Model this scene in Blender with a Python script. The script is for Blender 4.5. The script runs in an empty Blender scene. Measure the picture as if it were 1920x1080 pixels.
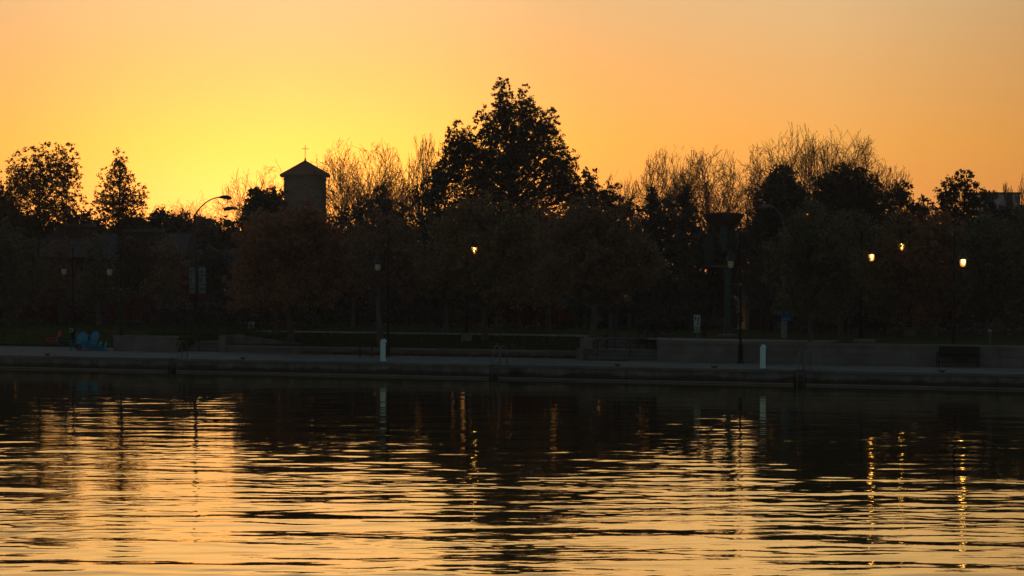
import bpy, math, random
import numpy as np
from mathutils import Vector, Matrix
R = math.radians
# ------------------------------------------------------------------ camera
scene = bpy.context.scene
FPX = 4533.0            # focal length in pixels of the 1920 wide photograph
CH = 5.7                # camera height over the water
PITCH = math.atan(65 / FPX)
cam_d = bpy.data.cameras.new('camera'); cam_d.lens = 85.0; cam_d.sensor_width = 36
cam_d.clip_start = 0.5; cam_d.clip_end = 9000
cam = bpy.data.objects.new('camera', cam_d); scene.collection.objects.link(cam)
cam.location = (0, 0, CH); cam.rotation_euler = (math.pi / 2 - PITCH, 0, 0)
scene.camera = cam
# ------------------------------------------------------------------ sky
GLOW_AZ = (540 - 960) / FPX; SUN_EL = 0.55
w = bpy.data.worlds.new('World'); scene.world = w; w.use_nodes = True
nt = w.node_tree; N = nt.nodes; L = nt.links; N.clear()
def nd(t, **k):
    n = N.new(t)
    for a, b in k.items(): setattr(n, a, b)
    return n
def mth(op, a, b=None, c=None, clamp=False):
    n = N.new('ShaderNodeMath'); n.operation = op; n.use_clamp = clamp
    for i, v in enumerate((a, b, c)):
        if v is None: continue
        if isinstance(v, (int, float)): n.inputs[i].default_value = v
        else: L.new(v, n.inputs[i])
    return n.outputs[0]
def ramp(fac, stops, mode='LINEAR'):
    n = N.new('ShaderNodeValToRGB'); n.color_ramp.interpolation = mode
    e = n.color_ramp.elements
    while len(e) > 1: e.remove(e[-1])
    e[0].position = stops[0][0]; e[0].color = (*stops[0][1], 1)
    for p, c in stops[1:]:
        x = e.new(p); x.color = (*c, 1)
    L.new(fac, n.inputs[0]); return n.outputs[0]
def vmix(op, a, b):
    n = N.new('ShaderNodeVectorMath'); n.operation = op
    for i, v in enumerate((a, b)):
        if isinstance(v, tuple): n.inputs[i].default_value = v
        elif isinstance(v, (int, float)): n.inputs[i].default_value = (v,) * 3
        else: L.new(v, n.inputs[i])
    return n.outputs[0]
tc = nd('ShaderNodeTexCoord'); sep = nd('ShaderNodeSeparateXYZ'); L.new(tc.outputs['Generated'], sep.inputs[0])
el = mth('MAXIMUM', mth('ARCSINE', sep.outputs['Z']), 0.0)
az = mth('SUBTRACT', mth('ARCTAN2', sep.outputs['X'], sep.outputs['Y']), GLOW_AZ)
# colour over height at the sunset bearing (position = elevation / 0.5 rad)
band = ramp(mth('DIVIDE', el, 0.5, clamp=True), [
    (0.0, (1.44, .43, .085)), (0.09, (1.34, .54, .106)), (0.15, (1.20, .57, .185)), (0.21, (1.08, .62, .28)),
    (0.32, (1.02, .62, .27)), (0.50, (.56, .40, .24)), (0.75, (.20, .19, .18)), (1.0, (.10, .12, .14))])
# falls away from that bearing
aaz = mth('ABSOLUTE', az)
azf = ramp(mth('DIVIDE', aaz, 3.1416, clamp=True), [
    (0.0, (1, 1, 1)), (0.019, (.93, .95, .90)), (0.038, (.80, .81, .79)), (0.07, (.72, .80, .84)), (0.0987, (.54, .575, .57)), (0.2, (.30, .30, .30)), (0.4, (.07, .07, .08)), (0.6, (0, 0, 0))])
base = vmix('MULTIPLY', band, azf)
# yellow glow over the set sun
gx = mth('DIVIDE', az, 0.098); gz_ = mth('DIVIDE', mth('SUBTRACT', el, 0.0193), 0.0445)
g2 = mth('ADD', mth('MULTIPLY', gx, gx), mth('MULTIPLY', gz_, gz_))
gl = mth('EXPONENT', mth('MULTIPLY', g2, -0.8))
gxb = mth('DIVIDE', mth('ADD', az, 0.031), 0.036); gzb = mth('DIVIDE', mth('SUBTRACT', el, 0.016), 0.016)
gl2 = mth('EXPONENT', mth('MULTIPLY', mth('ADD', mth('MULTIPLY', gxb, gxb), mth('MULTIPLY', gzb, gzb)), -0.7))
def sclv(col, s):
    n = N.new('ShaderNodeVectorMath'); n.operation = 'SCALE'; n.inputs[0].default_value = col; L.new(s, n.inputs[3]); return n.outputs[0]
tot = vmix('ADD', base, sclv((1.2, .50, .050), gl))
tot = vmix('ADD', tot, sclv((.6, .15, .06), gl2))
# dim blue dusk dome, strongest opposite the sunset
back = ramp(mth('DIVIDE', aaz, 3.1416, clamp=True), [(0.0, (.135, .16, .18)), (.35, (.11, .14, .16)), (1.0, (.10, .135, .15))])
gate = mth('MULTIPLY', mth('DIVIDE', mth('SUBTRACT', aaz, 0.35), 1.2, clamp=True), 1.0)
gate = mth('MAXIMUM', gate, mth('DIVIDE', mth('SUBTRACT', el, 0.15), 0.5, clamp=True))
sc_n = N.new('ShaderNodeVectorMath'); sc_n.operation = 'SCALE'; L.new(back, sc_n.inputs[0]); L.new(gate, sc_n.inputs[3])
tot = vmix('ADD', tot, sc_n.outputs[0])
sky = nd('ShaderNodeTexSky', sky_type='NISHITA', sun_disc=False)
sky.sun_elevation = R(SUN_EL); sky.sun_rotation = GLOW_AZ
sk2 = vmix('MULTIPLY', sky.outputs[0], (.006, .006, .006))
tot = vmix('ADD', tot, sk2)
bg = nd('ShaderNodeBackground'); bg.inputs[1].default_value = 1.0; L.new(tot, bg.inputs[0])
out = nd('ShaderNodeOutputWorld'); L.new(bg.outputs[0], out.inputs[0])
w.cycles.sampling_method = 'MANUAL'; w.cycles.sample_map_resolution = 1024
# ------------------------------------------------------------------ sun, just on the horizon behind the trees
sd = bpy.data.lights.new('sun', 'SUN'); sd.energy = 0.3; sd.angle = R(0.5); sd.color = (1.0, .55, .2)
sun = bpy.data.objects.new('sun', sd); scene.collection.objects.link(sun)
sdir = Vector((math.sin(GLOW_AZ) * math.cos(R(SUN_EL)), math.cos(GLOW_AZ) * math.cos(R(SUN_EL)), math.sin(R(SUN_EL))))
sun.rotation_euler = sdir.to_track_quat('Z', 'Y').to_euler()
sun.location = (-40, 200, 60)
vs = scene.view_settings; vs.view_transform = 'Standard'; vs.look = 'None'; vs.exposure = 0; vs.gamma = 1
scene.cycles.max_bounces = 6; scene.cycles.transparent_max_bounces = 4
# ------------------------------------------------------------------ projection helpers (photo pixel -> place)
cp, sp_ = math.cos(PITCH), math.sin(PITCH)
def ray(px, py):
    x = (px - 960) / FPX; y = -(py - 540) / FPX
    return Vector((x, cp + y * sp_, -sp_ + y * cp))
def at(px, py, Y):
    d = ray(px, py); t = Y / d.y
    return Vector((d.x * t, Y, CH + d.z * t))
def on(px, py, z=0.65):
    d = ray(px, py); t = (z - CH) / d.z
    return Vector((d.x * t, d.y * t, z))
def ppm(Y): return FPX / Y
# quay frame: q runs along the edge (left to right), s runs inland from the edge
Q0 = on(0, 690, 0); Q1 = on(1920, 731, 0)
T = (Q1 - Q0).normalized(); NRM = Vector((-T.y, T.x, 0))
QANG = math.atan2(T.y, T.x)
def QS(q, s, z=0.0): return Q0 + T * q + NRM * s + Vector((0, 0, z))
def toqs(p):
    d = Vector((p.x, p.y, 0)) - Q0; return d.dot(T), d.dot(NRM)
def q_at(px, s):            # q where the line at distance s crosses photo column px
    m = (px - 960) / FPX
    P = Q0 + NRM * s        # P.x + q T.x = m * (P.y + q T.y)
    return (m * P.y - P.x) / (T.x - m * T.y)
def sm(a, b, x):
    t = min(1, max(0, (x - a) / (b - a))); return t * t * (3 - 2 * t)
def lerp(a, b, t): return a + (b - a) * t
Z0 = 0.65
qPL0, qPL1 = q_at(212, 6.6), q_at(330, 6.6)      # planter wall
qLW0, qLW1 = q_at(410, 7.5), q_at(1092, 7.5)     # low wall in front of the lawn
qRW0 = q_at(1232, 5.6)                            # tall retaining wall
def interp(x, pts):
    if x <= pts[0][0]: return pts[0][1]
    for (a, b), (c, d) in zip(pts, pts[1:]):
        if x <= c: return b + (d - b) * (x - a) / (c - a)
    return pts[-1][1]
FAR = [(22, 1.5), (60, .5), (95, -.5), (4000, -.5)]
def front(q):
    if q < qPL0: return 10.0
    if q < qPL1 + .15: return 6.8
    if q < qLW0: return 9.4
    if q < qLW1: return 7.8
    if q < qRW0: return 9.3
    return 5.9
def gz(q, s):
    right = sm(qLW1 - .5, qRW0 - 1.0, q)
    if q < qPL0: st = [(10, .66), (15, 1.4), (18, 1.5)]
    elif q < qPL1 + .15: st = [(6.8, 1.36), (15, 1.42), (18, 1.5)]
    elif q < qLW0: st = [(9.4, 1.12), (15, 1.4), (18, 1.5)]
    else: st = [(7.8, .97), (15, 1.38), (18, 1.5)]
    zl = interp(s, st + FAR); zr = interp(s, [(5.3, 1.6), (20, 1.6)] + FAR)
    return lerp(zl, zr, right)
def ground(px, Y):
    x = (px - 960) / FPX * Y
    q, s = toqs(Vector((x, Y, 0)))
    return Vector((x, Y, gz(q, s) if s > 4 else Z0))
def gpt(px, s):
    q = q_at(px, s); return QS(q, s, gz(q, s))
# ------------------------------------------------------------------ materials
def mat(name, col, rough=.8, var=.25, scale=3.0, metal=0.0, bump=0.0, trans=0.0, island=0.0, spec=.12, two=None, stretch=(1, 1, 1)):
    m = bpy.data.materials.new(name); m.use_nodes = True
    t = m.node_tree; b = t.nodes['Principled BSDF']; o = t.nodes['Material Output']
    b.inputs['Roughness'].default_value = rough; b.inputs['Metallic'].default_value = metal
    b.inputs['Specular IOR Level'].default_value = spec
    tcn = t.nodes.new('ShaderNodeTexCoord'); mp = t.nodes.new('ShaderNodeMapping'); mp.inputs['Scale'].default_value = stretch
    t.links.new(tcn.outputs['Object'], mp.inputs[0])
    nz = t.nodes.new('ShaderNodeTexNoise'); nz.inputs['Scale'].default_value = scale; nz.inputs['Detail'].default_value = 6; nz.inputs['Roughness'].default_value = .65
    t.links.new(mp.outputs[0], nz.inputs[0])
    cr = t.nodes.new('ShaderNodeValToRGB'); e = cr.color_ramp.elements
    c2 = two or tuple(c * (1 + var) for c in col); c1 = tuple(c * (1 - var) for c in col)
    e[0].position = .3; e[0].color = (*c1, 1); e[1].position = .7; e[1].color = (*c2, 1)
    t.links.new(nz.outputs[0], cr.inputs[0]); colo = cr.outputs[0]
    if island:
        g = t.nodes.new('ShaderNodeNewGeometry'); mr = t.nodes.new('ShaderNodeMapRange')
        mr.inputs[3].default_value = 1 - island; mr.inputs[4].default_value = 1 + island
        t.links.new(g.outputs['Random Per Island'], mr.inputs[0])
        vm = t.nodes.new('ShaderNodeVectorMath'); vm.operation = 'SCALE'
        t.links.new(colo, vm.inputs[0]); t.links.new(mr.outputs[0], vm.inputs[3]); colo = vm.outputs[0]
    t.links.new(colo, b.inputs['Base Color'])
    if bump:
        bp = t.nodes.new('ShaderNodeBump'); bp.inputs['Strength'].default_value = bump; bp.inputs['Distance'].default_value = .03
        t.links.new(nz.outputs[0], bp.inputs['Height']); t.links.new(bp.outputs[0], b.inputs['Normal'])
    if trans:
        tr = t.nodes.new('ShaderNodeBsdfTranslucent'); t.links.new(colo, tr.inputs[0])
        mx = t.nodes.new('ShaderNodeMixShader'); mx.inputs[0].default_value = trans
        t.links.new(b.outputs[0], mx.inputs[1]); t.links.new(tr.outputs[0], mx.inputs[2]); t.links.new(mx.outputs[0], o.inputs[0])
    m.cycles.use_bump_map_correction = False
    return m
def emis(name, col, st):
    m = bpy.data.materials.new(name); m.use_nodes = True
    b = m.node_tree.nodes['Principled BSDF']; b.inputs['Base Color'].default_value = (*col, 1)
    b.inputs['Emission Color'].default_value = (*col, 1); b.inputs['Emission Strength'].default_value = st
    return m
def quay_mat():
    m = mat('quay_concrete', (.100, .092, .078), .9, .6, .9, bump=.4, stretch=(1.5, 1.5, .5))
    t = m.node_tree; b = t.nodes['Principled BSDF']; src = b.inputs['Base Color'].links[0].from_socket
    tcn = t.nodes.new('ShaderNodeTexCoord'); sx = t.nodes.new('ShaderNodeSeparateXYZ'); t.links.new(tcn.outputs['Object'], sx.inputs[0])
    # weathering line: green-black algae just over the water, ragged upper edge
    nz = t.nodes.new('ShaderNodeTexNoise'); nz.inputs['Scale'].default_value = 1.1; nz.inputs['Detail'].default_value = 8
    t.links.new(tcn.outputs['Object'], nz.inputs[0])
    ad = t.nodes.new('ShaderNodeMath'); ad.operation = 'MULTIPLY_ADD'; ad.inputs[1].default_value = -.45; t.links.new(nz.outputs[0], ad.inputs[0]); t.links.new(sx.outputs['Z'], ad.inputs[2])
    cr = t.nodes.new('ShaderNodeValToRGB'); e = cr.color_ramp.elements
    e[0].position = 0; e[0].color = (.25, .27, .22, 1); e[1].position = .12; e[1].color = (1, 1, 1, 1)
    t.links.new(ad.outputs[0], cr.inputs[0])
    mx = t.nodes.new('ShaderNodeVectorMath'); mx.operation = 'MULTIPLY'; t.links.new(src, mx.inputs[0]); t.links.new(cr.outputs[0], mx.inputs[1])
    t.links.new(mx.outputs[0], b.inputs['Base Color']); return m
M = {}
M['quay'] = quay_mat()
M['pave'] = mat('promenade_concrete', (.085, .088, .086), .85, .35, .5, bump=.2)
M['wall'] = mat('retaining_wall_concrete', (.120, .108, .094), .9, .35, 1.1, bump=.3)
M['wall2'] = mat('low_wall_concrete', (.100, .088, .080), .9, .4, 1.3, bump=.3)
M['step'] = mat('stair_concrete', (.075, .07, .066), .9, .3, 2.2, bump=.3)
M['path'] = mat('path_concrete', (.13, .125, .12), .9, .2, 1.0)
M['grass'] = mat('lawn_grass', (.026, .036, .010), 1.0, .45, 5.0, bump=.6, spec=.0)
M['soil'] = mat('soil', (.020, .016, .011), 1.0, .4, 3.0, bump=.5, spec=.0)
M['litter'] = mat('fallen_leaves', (.075, .032, .018), .9, .4, 4, island=.5, spec=.02)
M['black'] = mat('black_painted_metal', (.006, .006, .007), .6, .2, 6, metal=0, spec=.12)
M['steel'] = mat('galvanised_steel', (.12, .125, .13), .5, .2, 8, metal=.5)
M['shade'] = mat('lamp_shade_metal', (.02, .021, .023), .4, .2, 8, metal=.4)
M['glass'] = mat('frosted_lamp_glass', (.55, .46, .27), .3, .1, 5, spec=.5)
M['lit'] = emis('lit_lamp_glass', (1.0, .38, .04), 1.1)
M['litcore'] = emis('lit_lamp_bulb', (1.0, .58, .13), 13.0)
M['white'] = mat('white_painted_steel', (.42, .56, .58), .5, .12, 7)
M['red'] = mat('red_painted_wood', (.28, .022, .026), .6, .25, 9, bump=.2)
M['blue'] = mat('blue_painted_wood', (.010, .17, .27), .6, .2, 9, bump=.2)
M['grey'] = mat('pale_grey_wood', (.20, .25, .25), .6, .2, 9, bump=.2)
M['navy'] = mat('dark_navy_fabric', (.015, .03, .045), .8, .2, 9)
M['sign'] = mat('white_sign_face', (.26, .34, .32), .5, .15, 10)
M['bsign'] = mat('blue_sign_face', (.008, .09, .28), .5, .15, 10)
M['bletter'] = mat('pale_blue_lettering', (.10, .22, .36), .5, .1, 10)
M['pole'] = mat('concrete_pole', (.075, .08, .08), .8, .3, 3)
M['polew'] = mat('pale_pole_paint', (.17, .20, .18), .8, .35, 6)
M['banner'] = mat('banner_cloth', (.13, .17, .17), .9, .25, 3)
M['bannerg'] = mat('banner_print', (.055, .08, .07), .9, .3, 3)
M['brick'] = mat('red_brick', (.05, .022, .02), .95, .35, 9, bump=.4)
M['brickt'] = mat('tan_brick', (.085, .065, .05), .95, .25, 9, bump=.4)
M['roof'] = mat('grey_roof_shingles', (.026, .026, .031), .9, .3, 7, bump=.3)
M['roofb'] = mat('brown_roof_tiles', (.08, .045, .03), .9, .3, 7, bump=.3)
M['stone'] = mat('pale_stone', (.115, .085, .062), .95, .3, 1.8, bump=.5)
M['trim'] = mat('white_trim', (.07, .07, .072), .7, .15, 6)
M['win'] = mat('dark_window_glass', (.008, .008, .009), .3, .1, 3, spec=.15)
M['bldg'] = mat('grey_block_cladding', (.19, .20, .23), .8, .12, .6)
M['rust'] = mat('rusted_steel', (.035, .018, .012), .85, .4, 2.5, bump=.3)
M['verd'] = mat('green_patina', (.032, .06, .045), .7, .3, 3, bump=.2)
M['olive'] = mat('olive_painted_steel', (.026, .032, .022), .7, .3, 3)
M['bark'] = mat('grey_bark', (.075, .06, .05), .95, .35, 6, bump=.5, stretch=(1, 1, .3))
M['barkd'] = mat('dark_bark', (.04, .03, .024), .95, .35, 6, bump=.5, stretch=(1, 1, .3))
M['twig'] = mat('bare_twig_bark', (.07, .045, .03), .95, .3, 6)
def leaf(n, c, tr=.35): M[n] = mat(n + '_foliage', c, .75, .35, .7, trans=tr, island=.45, spec=.15)
leaf('brown', (.16, .092, .048)); leaf('rusty', (.21, .095, .045)); leaf('green', (.10, .090, .042)); leaf('ever', (.035, .038, .022), .15)
leaf('deep', (.036, .032, .018), .25); leaf('redleaf', (.10, .018, .014)); leaf('gold', (.16, .105, .045)); leaf('hedge', (.032, .027, .017), .2)
leaf('autumn', (.085, .045, .018), .4)
def water_mat():
    m = bpy.data.materials.new('lake_water'); m.use_nodes = True; t = m.node_tree; t.nodes.clear()
    o = t.nodes.new('ShaderNodeOutputMaterial'); d = t.nodes.new('ShaderNodeBsdfDiffuse'); d.inputs[0].default_value = (.020, .030, .036, 1)
    g = t.nodes.new('ShaderNodeBsdfGlossy'); g.inputs[0].default_value = (1.0, .86, .59, 1); g.inputs[1].default_value = .02
    f = t.nodes.new('ShaderNodeFresnel'); f.inputs[0].default_value = 1.33
    mr = t.nodes.new('ShaderNodeMapRange'); mr.inputs[1].default_value = .02; mr.inputs[2].default_value = .45; mr.inputs[3].default_value = .04; mr.inputs[4].default_value = .97
    mx = t.nodes.new('ShaderNodeMixShader')
    tcn = t.nodes.new('ShaderNodeTexCoord'); nz = t.nodes.new('ShaderNodeTexNoise'); nz.inputs['Scale'].default_value = 5.0; nz.inputs['Detail'].default_value = 3
    bp = t.nodes.new('ShaderNodeBump'); bp.inputs['Strength'].default_value = .10; bp.inputs['Distance'].default_value = .02
    t.links.new(tcn.outputs['Object'], nz.inputs[0]); t.links.new(nz.outputs[0], bp.inputs['Height'])
    t.links.new(bp.outputs[0], g.inputs['Normal'])
    t.links.new(f.outputs[0], mr.inputs[0]); t.links.new(mr.outputs[0], mx.inputs[0]); t.links.new(d.outputs[0], mx.inputs[1]); t.links.new(g.outputs[0], mx.inputs[2])
    t.links.new(mx.outputs[0], o.inputs[0]); return m
M['water'] = water_mat()
# ------------------------------------------------------------------ object helpers
col = scene.collection
def tag(o, label=None, cat=None, group=None, kind=None):
    if label: o['label'] = label
    if cat: o['category'] = cat
    if group: o['group'] = group
    if kind: o['kind'] = kind
    return o
def thing(name, loc, label, cat, rz=0, group=None):
    o = bpy.data.objects.new(name, None); col.objects.link(o); o.empty_display_size = .3
    o.location = loc; o.rotation_euler = (0, 0, rz); return tag(o, label, cat, group)
class MB:
    def __init__(s): s.v = []; s.f = []
    def add(s, vs_, fs):
        k = len(s.v); s.v += [tuple(v) for v in vs_]; s.f += [tuple(i + k for i in f) for f in fs]; return s
    def box(s, a, b):
        (x0, y0, z0), (x1, y1, z1) = a, b
        return s.add([(x0, y0, z0), (x1, y0, z0), (x1, y1, z0), (x0, y1, z0), (x0, y0, z1), (x1, y0, z1), (x1, y1, z1), (x0, y1, z1)],
                     [(3, 2, 1, 0), (4, 5, 6, 7), (0, 1, 5, 4), (1, 2, 6, 5), (2, 3, 7, 6), (3, 0, 4, 7)])
    def obox(s, p0, p1, wd, ht, up=(0, 0, 1)):      # beam from p0 to p1
        p0, p1, up = Vector(p0), Vector(p1), Vector(up); d = (p1 - p0).normalized()
        sd_ = d.cross(up).normalized() * wd / 2; u = sd_.cross(d).normalized() * ht / 2
        vs_ = [p + a * sd_ + b * u for p in (p0, p1) for a, b in ((-1, -1), (1, -1), (1, 1), (-1, 1))]
        return s.add(vs_, [(3, 2, 1, 0), (4, 5, 6, 7), (0, 1, 5, 4), (1, 2, 6, 5), (2, 3, 7, 6), (3, 0, 4, 7)])
    def lathe(s, prof, n=14, c=(0, 0, 0)):
        k = len(s.v)
        for r, z in prof:
            for i in range(n):
                a = 2 * math.pi * i / n; s.v.append((c[0] + r * math.cos(a), c[1] + r * math.sin(a), c[2] + z))
        for j in range(len(prof) - 1):
            for i in range(n):
                a = k + j * n + i; b = k + j * n + (i + 1) % n; s.f.append((a, b, b + n, a + n))
        s.f.append(tuple(k + i for i in reversed(range(n)))); s.f.append(tuple(k + (len(prof) - 1) * n + i for i in range(n)))
        return s
    def tube(s, pts, r, n=8):
        pts = [Vector(p) for p in pts]; k = len(s.v); rr = r if isinstance(r, (list, tuple)) else [r] * len(pts)
        ref = Vector((0, 0, 1))
        for i, p in enumerate(pts):
            d = (pts[min(i + 1, len(pts) - 1)] - pts[max(i - 1, 0)]).normalized()
            a = d.cross(ref)
            if a.length < .1: a = d.cross(Vector((1, 0, 0)))
            a.normalize(); b = d.cross(a)
            if i and (a - la).length > 1: a = -a; b = -b
            la = a
            for j in range(n):
                t = 2 * math.pi * j / n; s.v.append(tuple(p + (a * math.cos(t) + b * math.sin(t)) * rr[i]))
        for i in range(len(pts) - 1):
            for j in range(n):
                a = k + i * n + j; b = k + i * n + (j + 1) % n; s.f.append((a, b, b + n, a + n))
        s.f.append(tuple(k + i for i in reversed(range(n)))); s.f.append(tuple(k + (len(pts) - 1) * n + i for i in range(n)))
        return s
    def prism(s, poly, d):        # polygon (list of 3-D points) extruded by d
        d = Vector(d); n = len(poly); P = [Vector(p) for p in poly]
        return s.add(P + [p + d for p in P], [tuple(range(n)), tuple(reversed(range(n, 2 * n)))] + [(i, i + n, (i + 1) % n + n, (i + 1) % n) for i in range(n)])
    def build(s, name, m, parent=None, smooth=False, bevel=0):
        me = bpy.data.meshes.new(name); me.from_pydata(s.v, [], s.f); me.update()
        import bmesh
        bm = bmesh.new(); bm.from_mesh(me); bmesh.ops.recalc_face_normals(bm, faces=bm.faces); bm.to_mesh(me); bm.free()
        if smooth: me.polygons.foreach_set('use_smooth', [True] * len(me.polygons))
        me.materials.append(M[m] if isinstance(m, str) else m)
        o = bpy.data.objects.new(name, me); col.objects.link(o)
        if parent: o.parent = parent
        if bevel:
            b = o.modifiers.new('bevel', 'BEVEL'); b.width = bevel; b.segments = 2
        return o
def np_mesh(name, V, F, m, parent=None, smooth=False):     # V (n,3), F (m,k)
    me = bpy.data.meshes.new(name); k = F.shape[1]
    me.vertices.add(len(V)); me.vertices.foreach_set('co', np.ascontiguousarray(V, dtype=np.float32).ravel())
    me.loops.add(F.size); me.loops.foreach_set('vertex_index', np.ascontiguousarray(F, dtype=np.int32).ravel())
    me.polygons.add(len(F)); me.polygons.foreach_set('loop_start', np.arange(0, F.size, k, dtype=np.int32))
    me.polygons.foreach_set('loop_total', np.full(len(F), k, dtype=np.int32))
    if smooth: me.polygons.foreach_set('use_smooth', np.ones(len(F), dtype=bool))
    me.update(calc_edges=True); me.materials.append(M[m])
    o = bpy.data.objects.new(name, me); col.objects.link(o)
    if parent: o.parent = parent
    return o
def copy_thing(root, loc, label=None, rz=None):
    def rec(o, par):
        c = o.copy(); col.objects.link(c); c.parent = par
        for ch in [x for x in kids.get(o.name, [])]: rec(ch, c)
        return c
    kids = {}
    for o in bpy.data.objects:
        if o.parent: kids.setdefault(o.parent.name, []).append(o)
    c = rec(root, None); c.location = loc
    if label: c['label'] = label
    if rz is not None: c.rotation_euler = (0, 0, rz)
    return c
def qbox(mb, q0, q1, s0, s1, z0, z1):   # box aligned with the quay
    return mb.add([QS(q, s, z) for z in (z0, z1) for q, s in ((q0, s0), (q1, s0), (q1, s1), (q0, s1))],
                  [(3, 2, 1, 0), (4, 5, 6, 7), (0, 1, 5, 4), (1, 2, 6, 5), (2, 3, 7, 6), (3, 0, 4, 7)])
# ------------------------------------------------------------------ water with real waves
def make_water():
    rng = np.random.default_rng(5)
    X = np.arange(-44, 44.01, .105); Y = np.concatenate([np.arange(34, 64, .05), np.arange(64, 124, .085)])
    gx_, gy_ = np.meshgrid(X, Y); z = np.zeros_like(gx_)
    nw = 130
    lam = np.concatenate([np.exp(rng.uniform(math.log(1.5), math.log(4.2), 26)), np.exp(rng.uniform(math.log(.5), math.log(1.5), 50)), np.exp(rng.uniform(math.log(.2), math.log(.5), 54))])
    th = np.concatenate([rng.normal(.1, .26, 26), rng.normal(.1, .40, 50), rng.normal(.1, .6, 54)]); ph = rng.uniform(0, 6.283, nw)
    slope = np.concatenate([np.full(26, .012 * math.sqrt(2 / 26)), np.full(50, .018 * math.sqrt(2 / 50)), np.full(54, .018 * math.sqrt(2 / 54))])
    # slow patches of rougher and calmer water
    def patch(seed, sc):
        r = np.random.default_rng(seed); p = np.zeros_like(gx_)
        for _ in range(7):
            a = r.uniform(0, 6.283); k = 6.283 / (sc * r.uniform(.6, 1.8)); p += np.sin(k * (gx_ * .45 * math.cos(a) + gy_ * math.sin(a)) + r.uniform(0, 6.283))
        return np.clip(.5 + .25 * p, 0, 1)
    p1 = .55 + .8 * patch(3, 14); p2 = .15 + 1.6 * patch(8, 7) ** 1.5
    dist = np.clip((Q0.y + (gx_ - Q0.x) * T.y / T.x - gy_), 0, 60)      # calmer in the lee of the quay
    calm = .11 + 1.05 * np.clip(dist / 62, 0, 1.2)
    for i in range(nw):
        k = 6.283 / lam[i]; a = slope[i] / k
        z += a * np.sin(k * (gx_ * math.sin(th[i]) * .8 + gy_ * math.cos(th[i])) + ph[i]) * (1 if lam[i] > 1.5 else p1 if lam[i] > .5 else p2)
    z *= calm
    edge = np.minimum.reduce([(gx_ + 44) / 4, (44 - gx_) / 4, (gy_ - 34) / 3, np.full_like(gx_, 1)]); z *= np.clip(edge, 0, 1)
    V = np.stack([gx_, gy_, z], -1).reshape(-1, 3); ny, nx = gx_.shape
    i = np.arange(ny - 1)[:, None] * nx + np.arange(nx - 1)[None]; i = i.ravel()
    F = np.stack([i, i + 1, i + nx + 1, i + nx], 1)
    # flat water all round
    xs = [-900, -44, float(X[-1]), 900]; xs[1] = float(X[0]); ys = [-300, 34.0, float(Y[-1])]
    o = len(V); ex = [(-440, -140), (440, -140), (440, 34), (-440, 34), (-440, float(Y[-1])), (xs[1], 34), (xs[1], float(Y[-1])), (xs[2], 34), (440, float(Y[-1])), (xs[2], float(Y[-1])), (-440, 305), (xs[1], 133)]
    V = np.vstack([V, np.array([(x, y, 0) for x, y in ex])])
    F = np.vstack([F, np.array([[o, o + 1, o + 2, o + 3], [o + 3, o + 5, o + 6, o + 4], [o + 7, o + 2, o + 8, o + 9], [o + 4, o + 6, o + 11, o + 10]])])
    tag(np_mesh('water', V, F, 'water', smooth=True), kind='structure')
make_water()
# ------------------------------------------------------------------ ground, promenade, path
def make_ground():
    qs = sorted(set([-430, -300, -200, -120, -80] + [round(-60 + i * 1.0, 2) for i in range(0, 151)] + [120, 200, 300, 430]
                    + [x for e in (qPL0, qPL1 + .15, qLW0, qLW1, qRW0) for x in (e - .003, e + .003)]))
    rows = [0, .05, .12, .2, .3, .4, .5, .6, .7, .8, .9, 1.0]
    V = []; F = []; nr = 0
    for q in qs:
        f = front(q); ss = [f + (18 - f) * r for r in rows] + [20, 22, 26, 32, 40, 50, 60, 75, 95, 130, 200, 300, 400]
        V.append(QS(q, f, -.3))
        for s_ in ss: V.append(QS(q, s_, gz(q, s_)))
        nr = len(ss) + 1
    for i in range(len(qs) - 1):
        for j in range(nr - 1):
            a = i * nr + j; F.append((a, a + nr, a + nr + 1, a + 1))
    mb = MB(); mb.v = [tuple(v) for v in V]; mb.f = F
    tag(mb.build('lawn', 'grass', smooth=False), kind='structure')
make_ground()
mb = MB(); qbox(mb, -300, 300, .42, 12.5, -1.5, Z0)
tag(mb.build('promenade', 'pave'), kind='structure')
# paved path behind the lawn, following the ground
mb = MB(); n = 40; qa, qb = q_at(470, 15), q_at(1250, 10)
ln = []
for i in range(n + 1):
    q = lerp(qa, qRW0 + 8, i / n); sA = lerp(15.2, 6.4, sm(qLW1 - 4, qRW0 + 1, q)); wd = lerp(1.2, 2.6, sm(qLW1 - 4, qRW0 + 1, q))
    ln.append([QS(q, sA, gz(q, sA) + .02), QS(q, sA + wd, gz(q, sA + wd) + .02)])
for i in range(n): mb.add([ln[i][0], ln[i + 1][0], ln[i + 1][1], ln[i][1]], [(0, 1, 2, 3)])
tag(mb.build('path', 'path'), kind='structure')
# bedding soil under the far shrubs
mb = MB(); n = 60
for i in range(n):
    qa_, qb_ = lerp(-60, 90, i / n), lerp(-60, 90, (i + 1) / n)
    f0 = 24 if qa_ < qPL1 else 18.5
    for sa, sb in ((f0, 32), (32, 60), (60, 95), (95, 400)):
        mb.add([QS(qa_, sa, gz(qa_, sa) + .015), QS(qb_, sa, gz(qb_, sa) + .015), QS(qb_, sb, gz(qb_, sb) + .015), QS(qa_, sb, gz(qa_, sb) + .015)], [(0, 1, 2, 3)])
tag(mb.build('ground', 'soil'), kind='structure')
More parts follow.
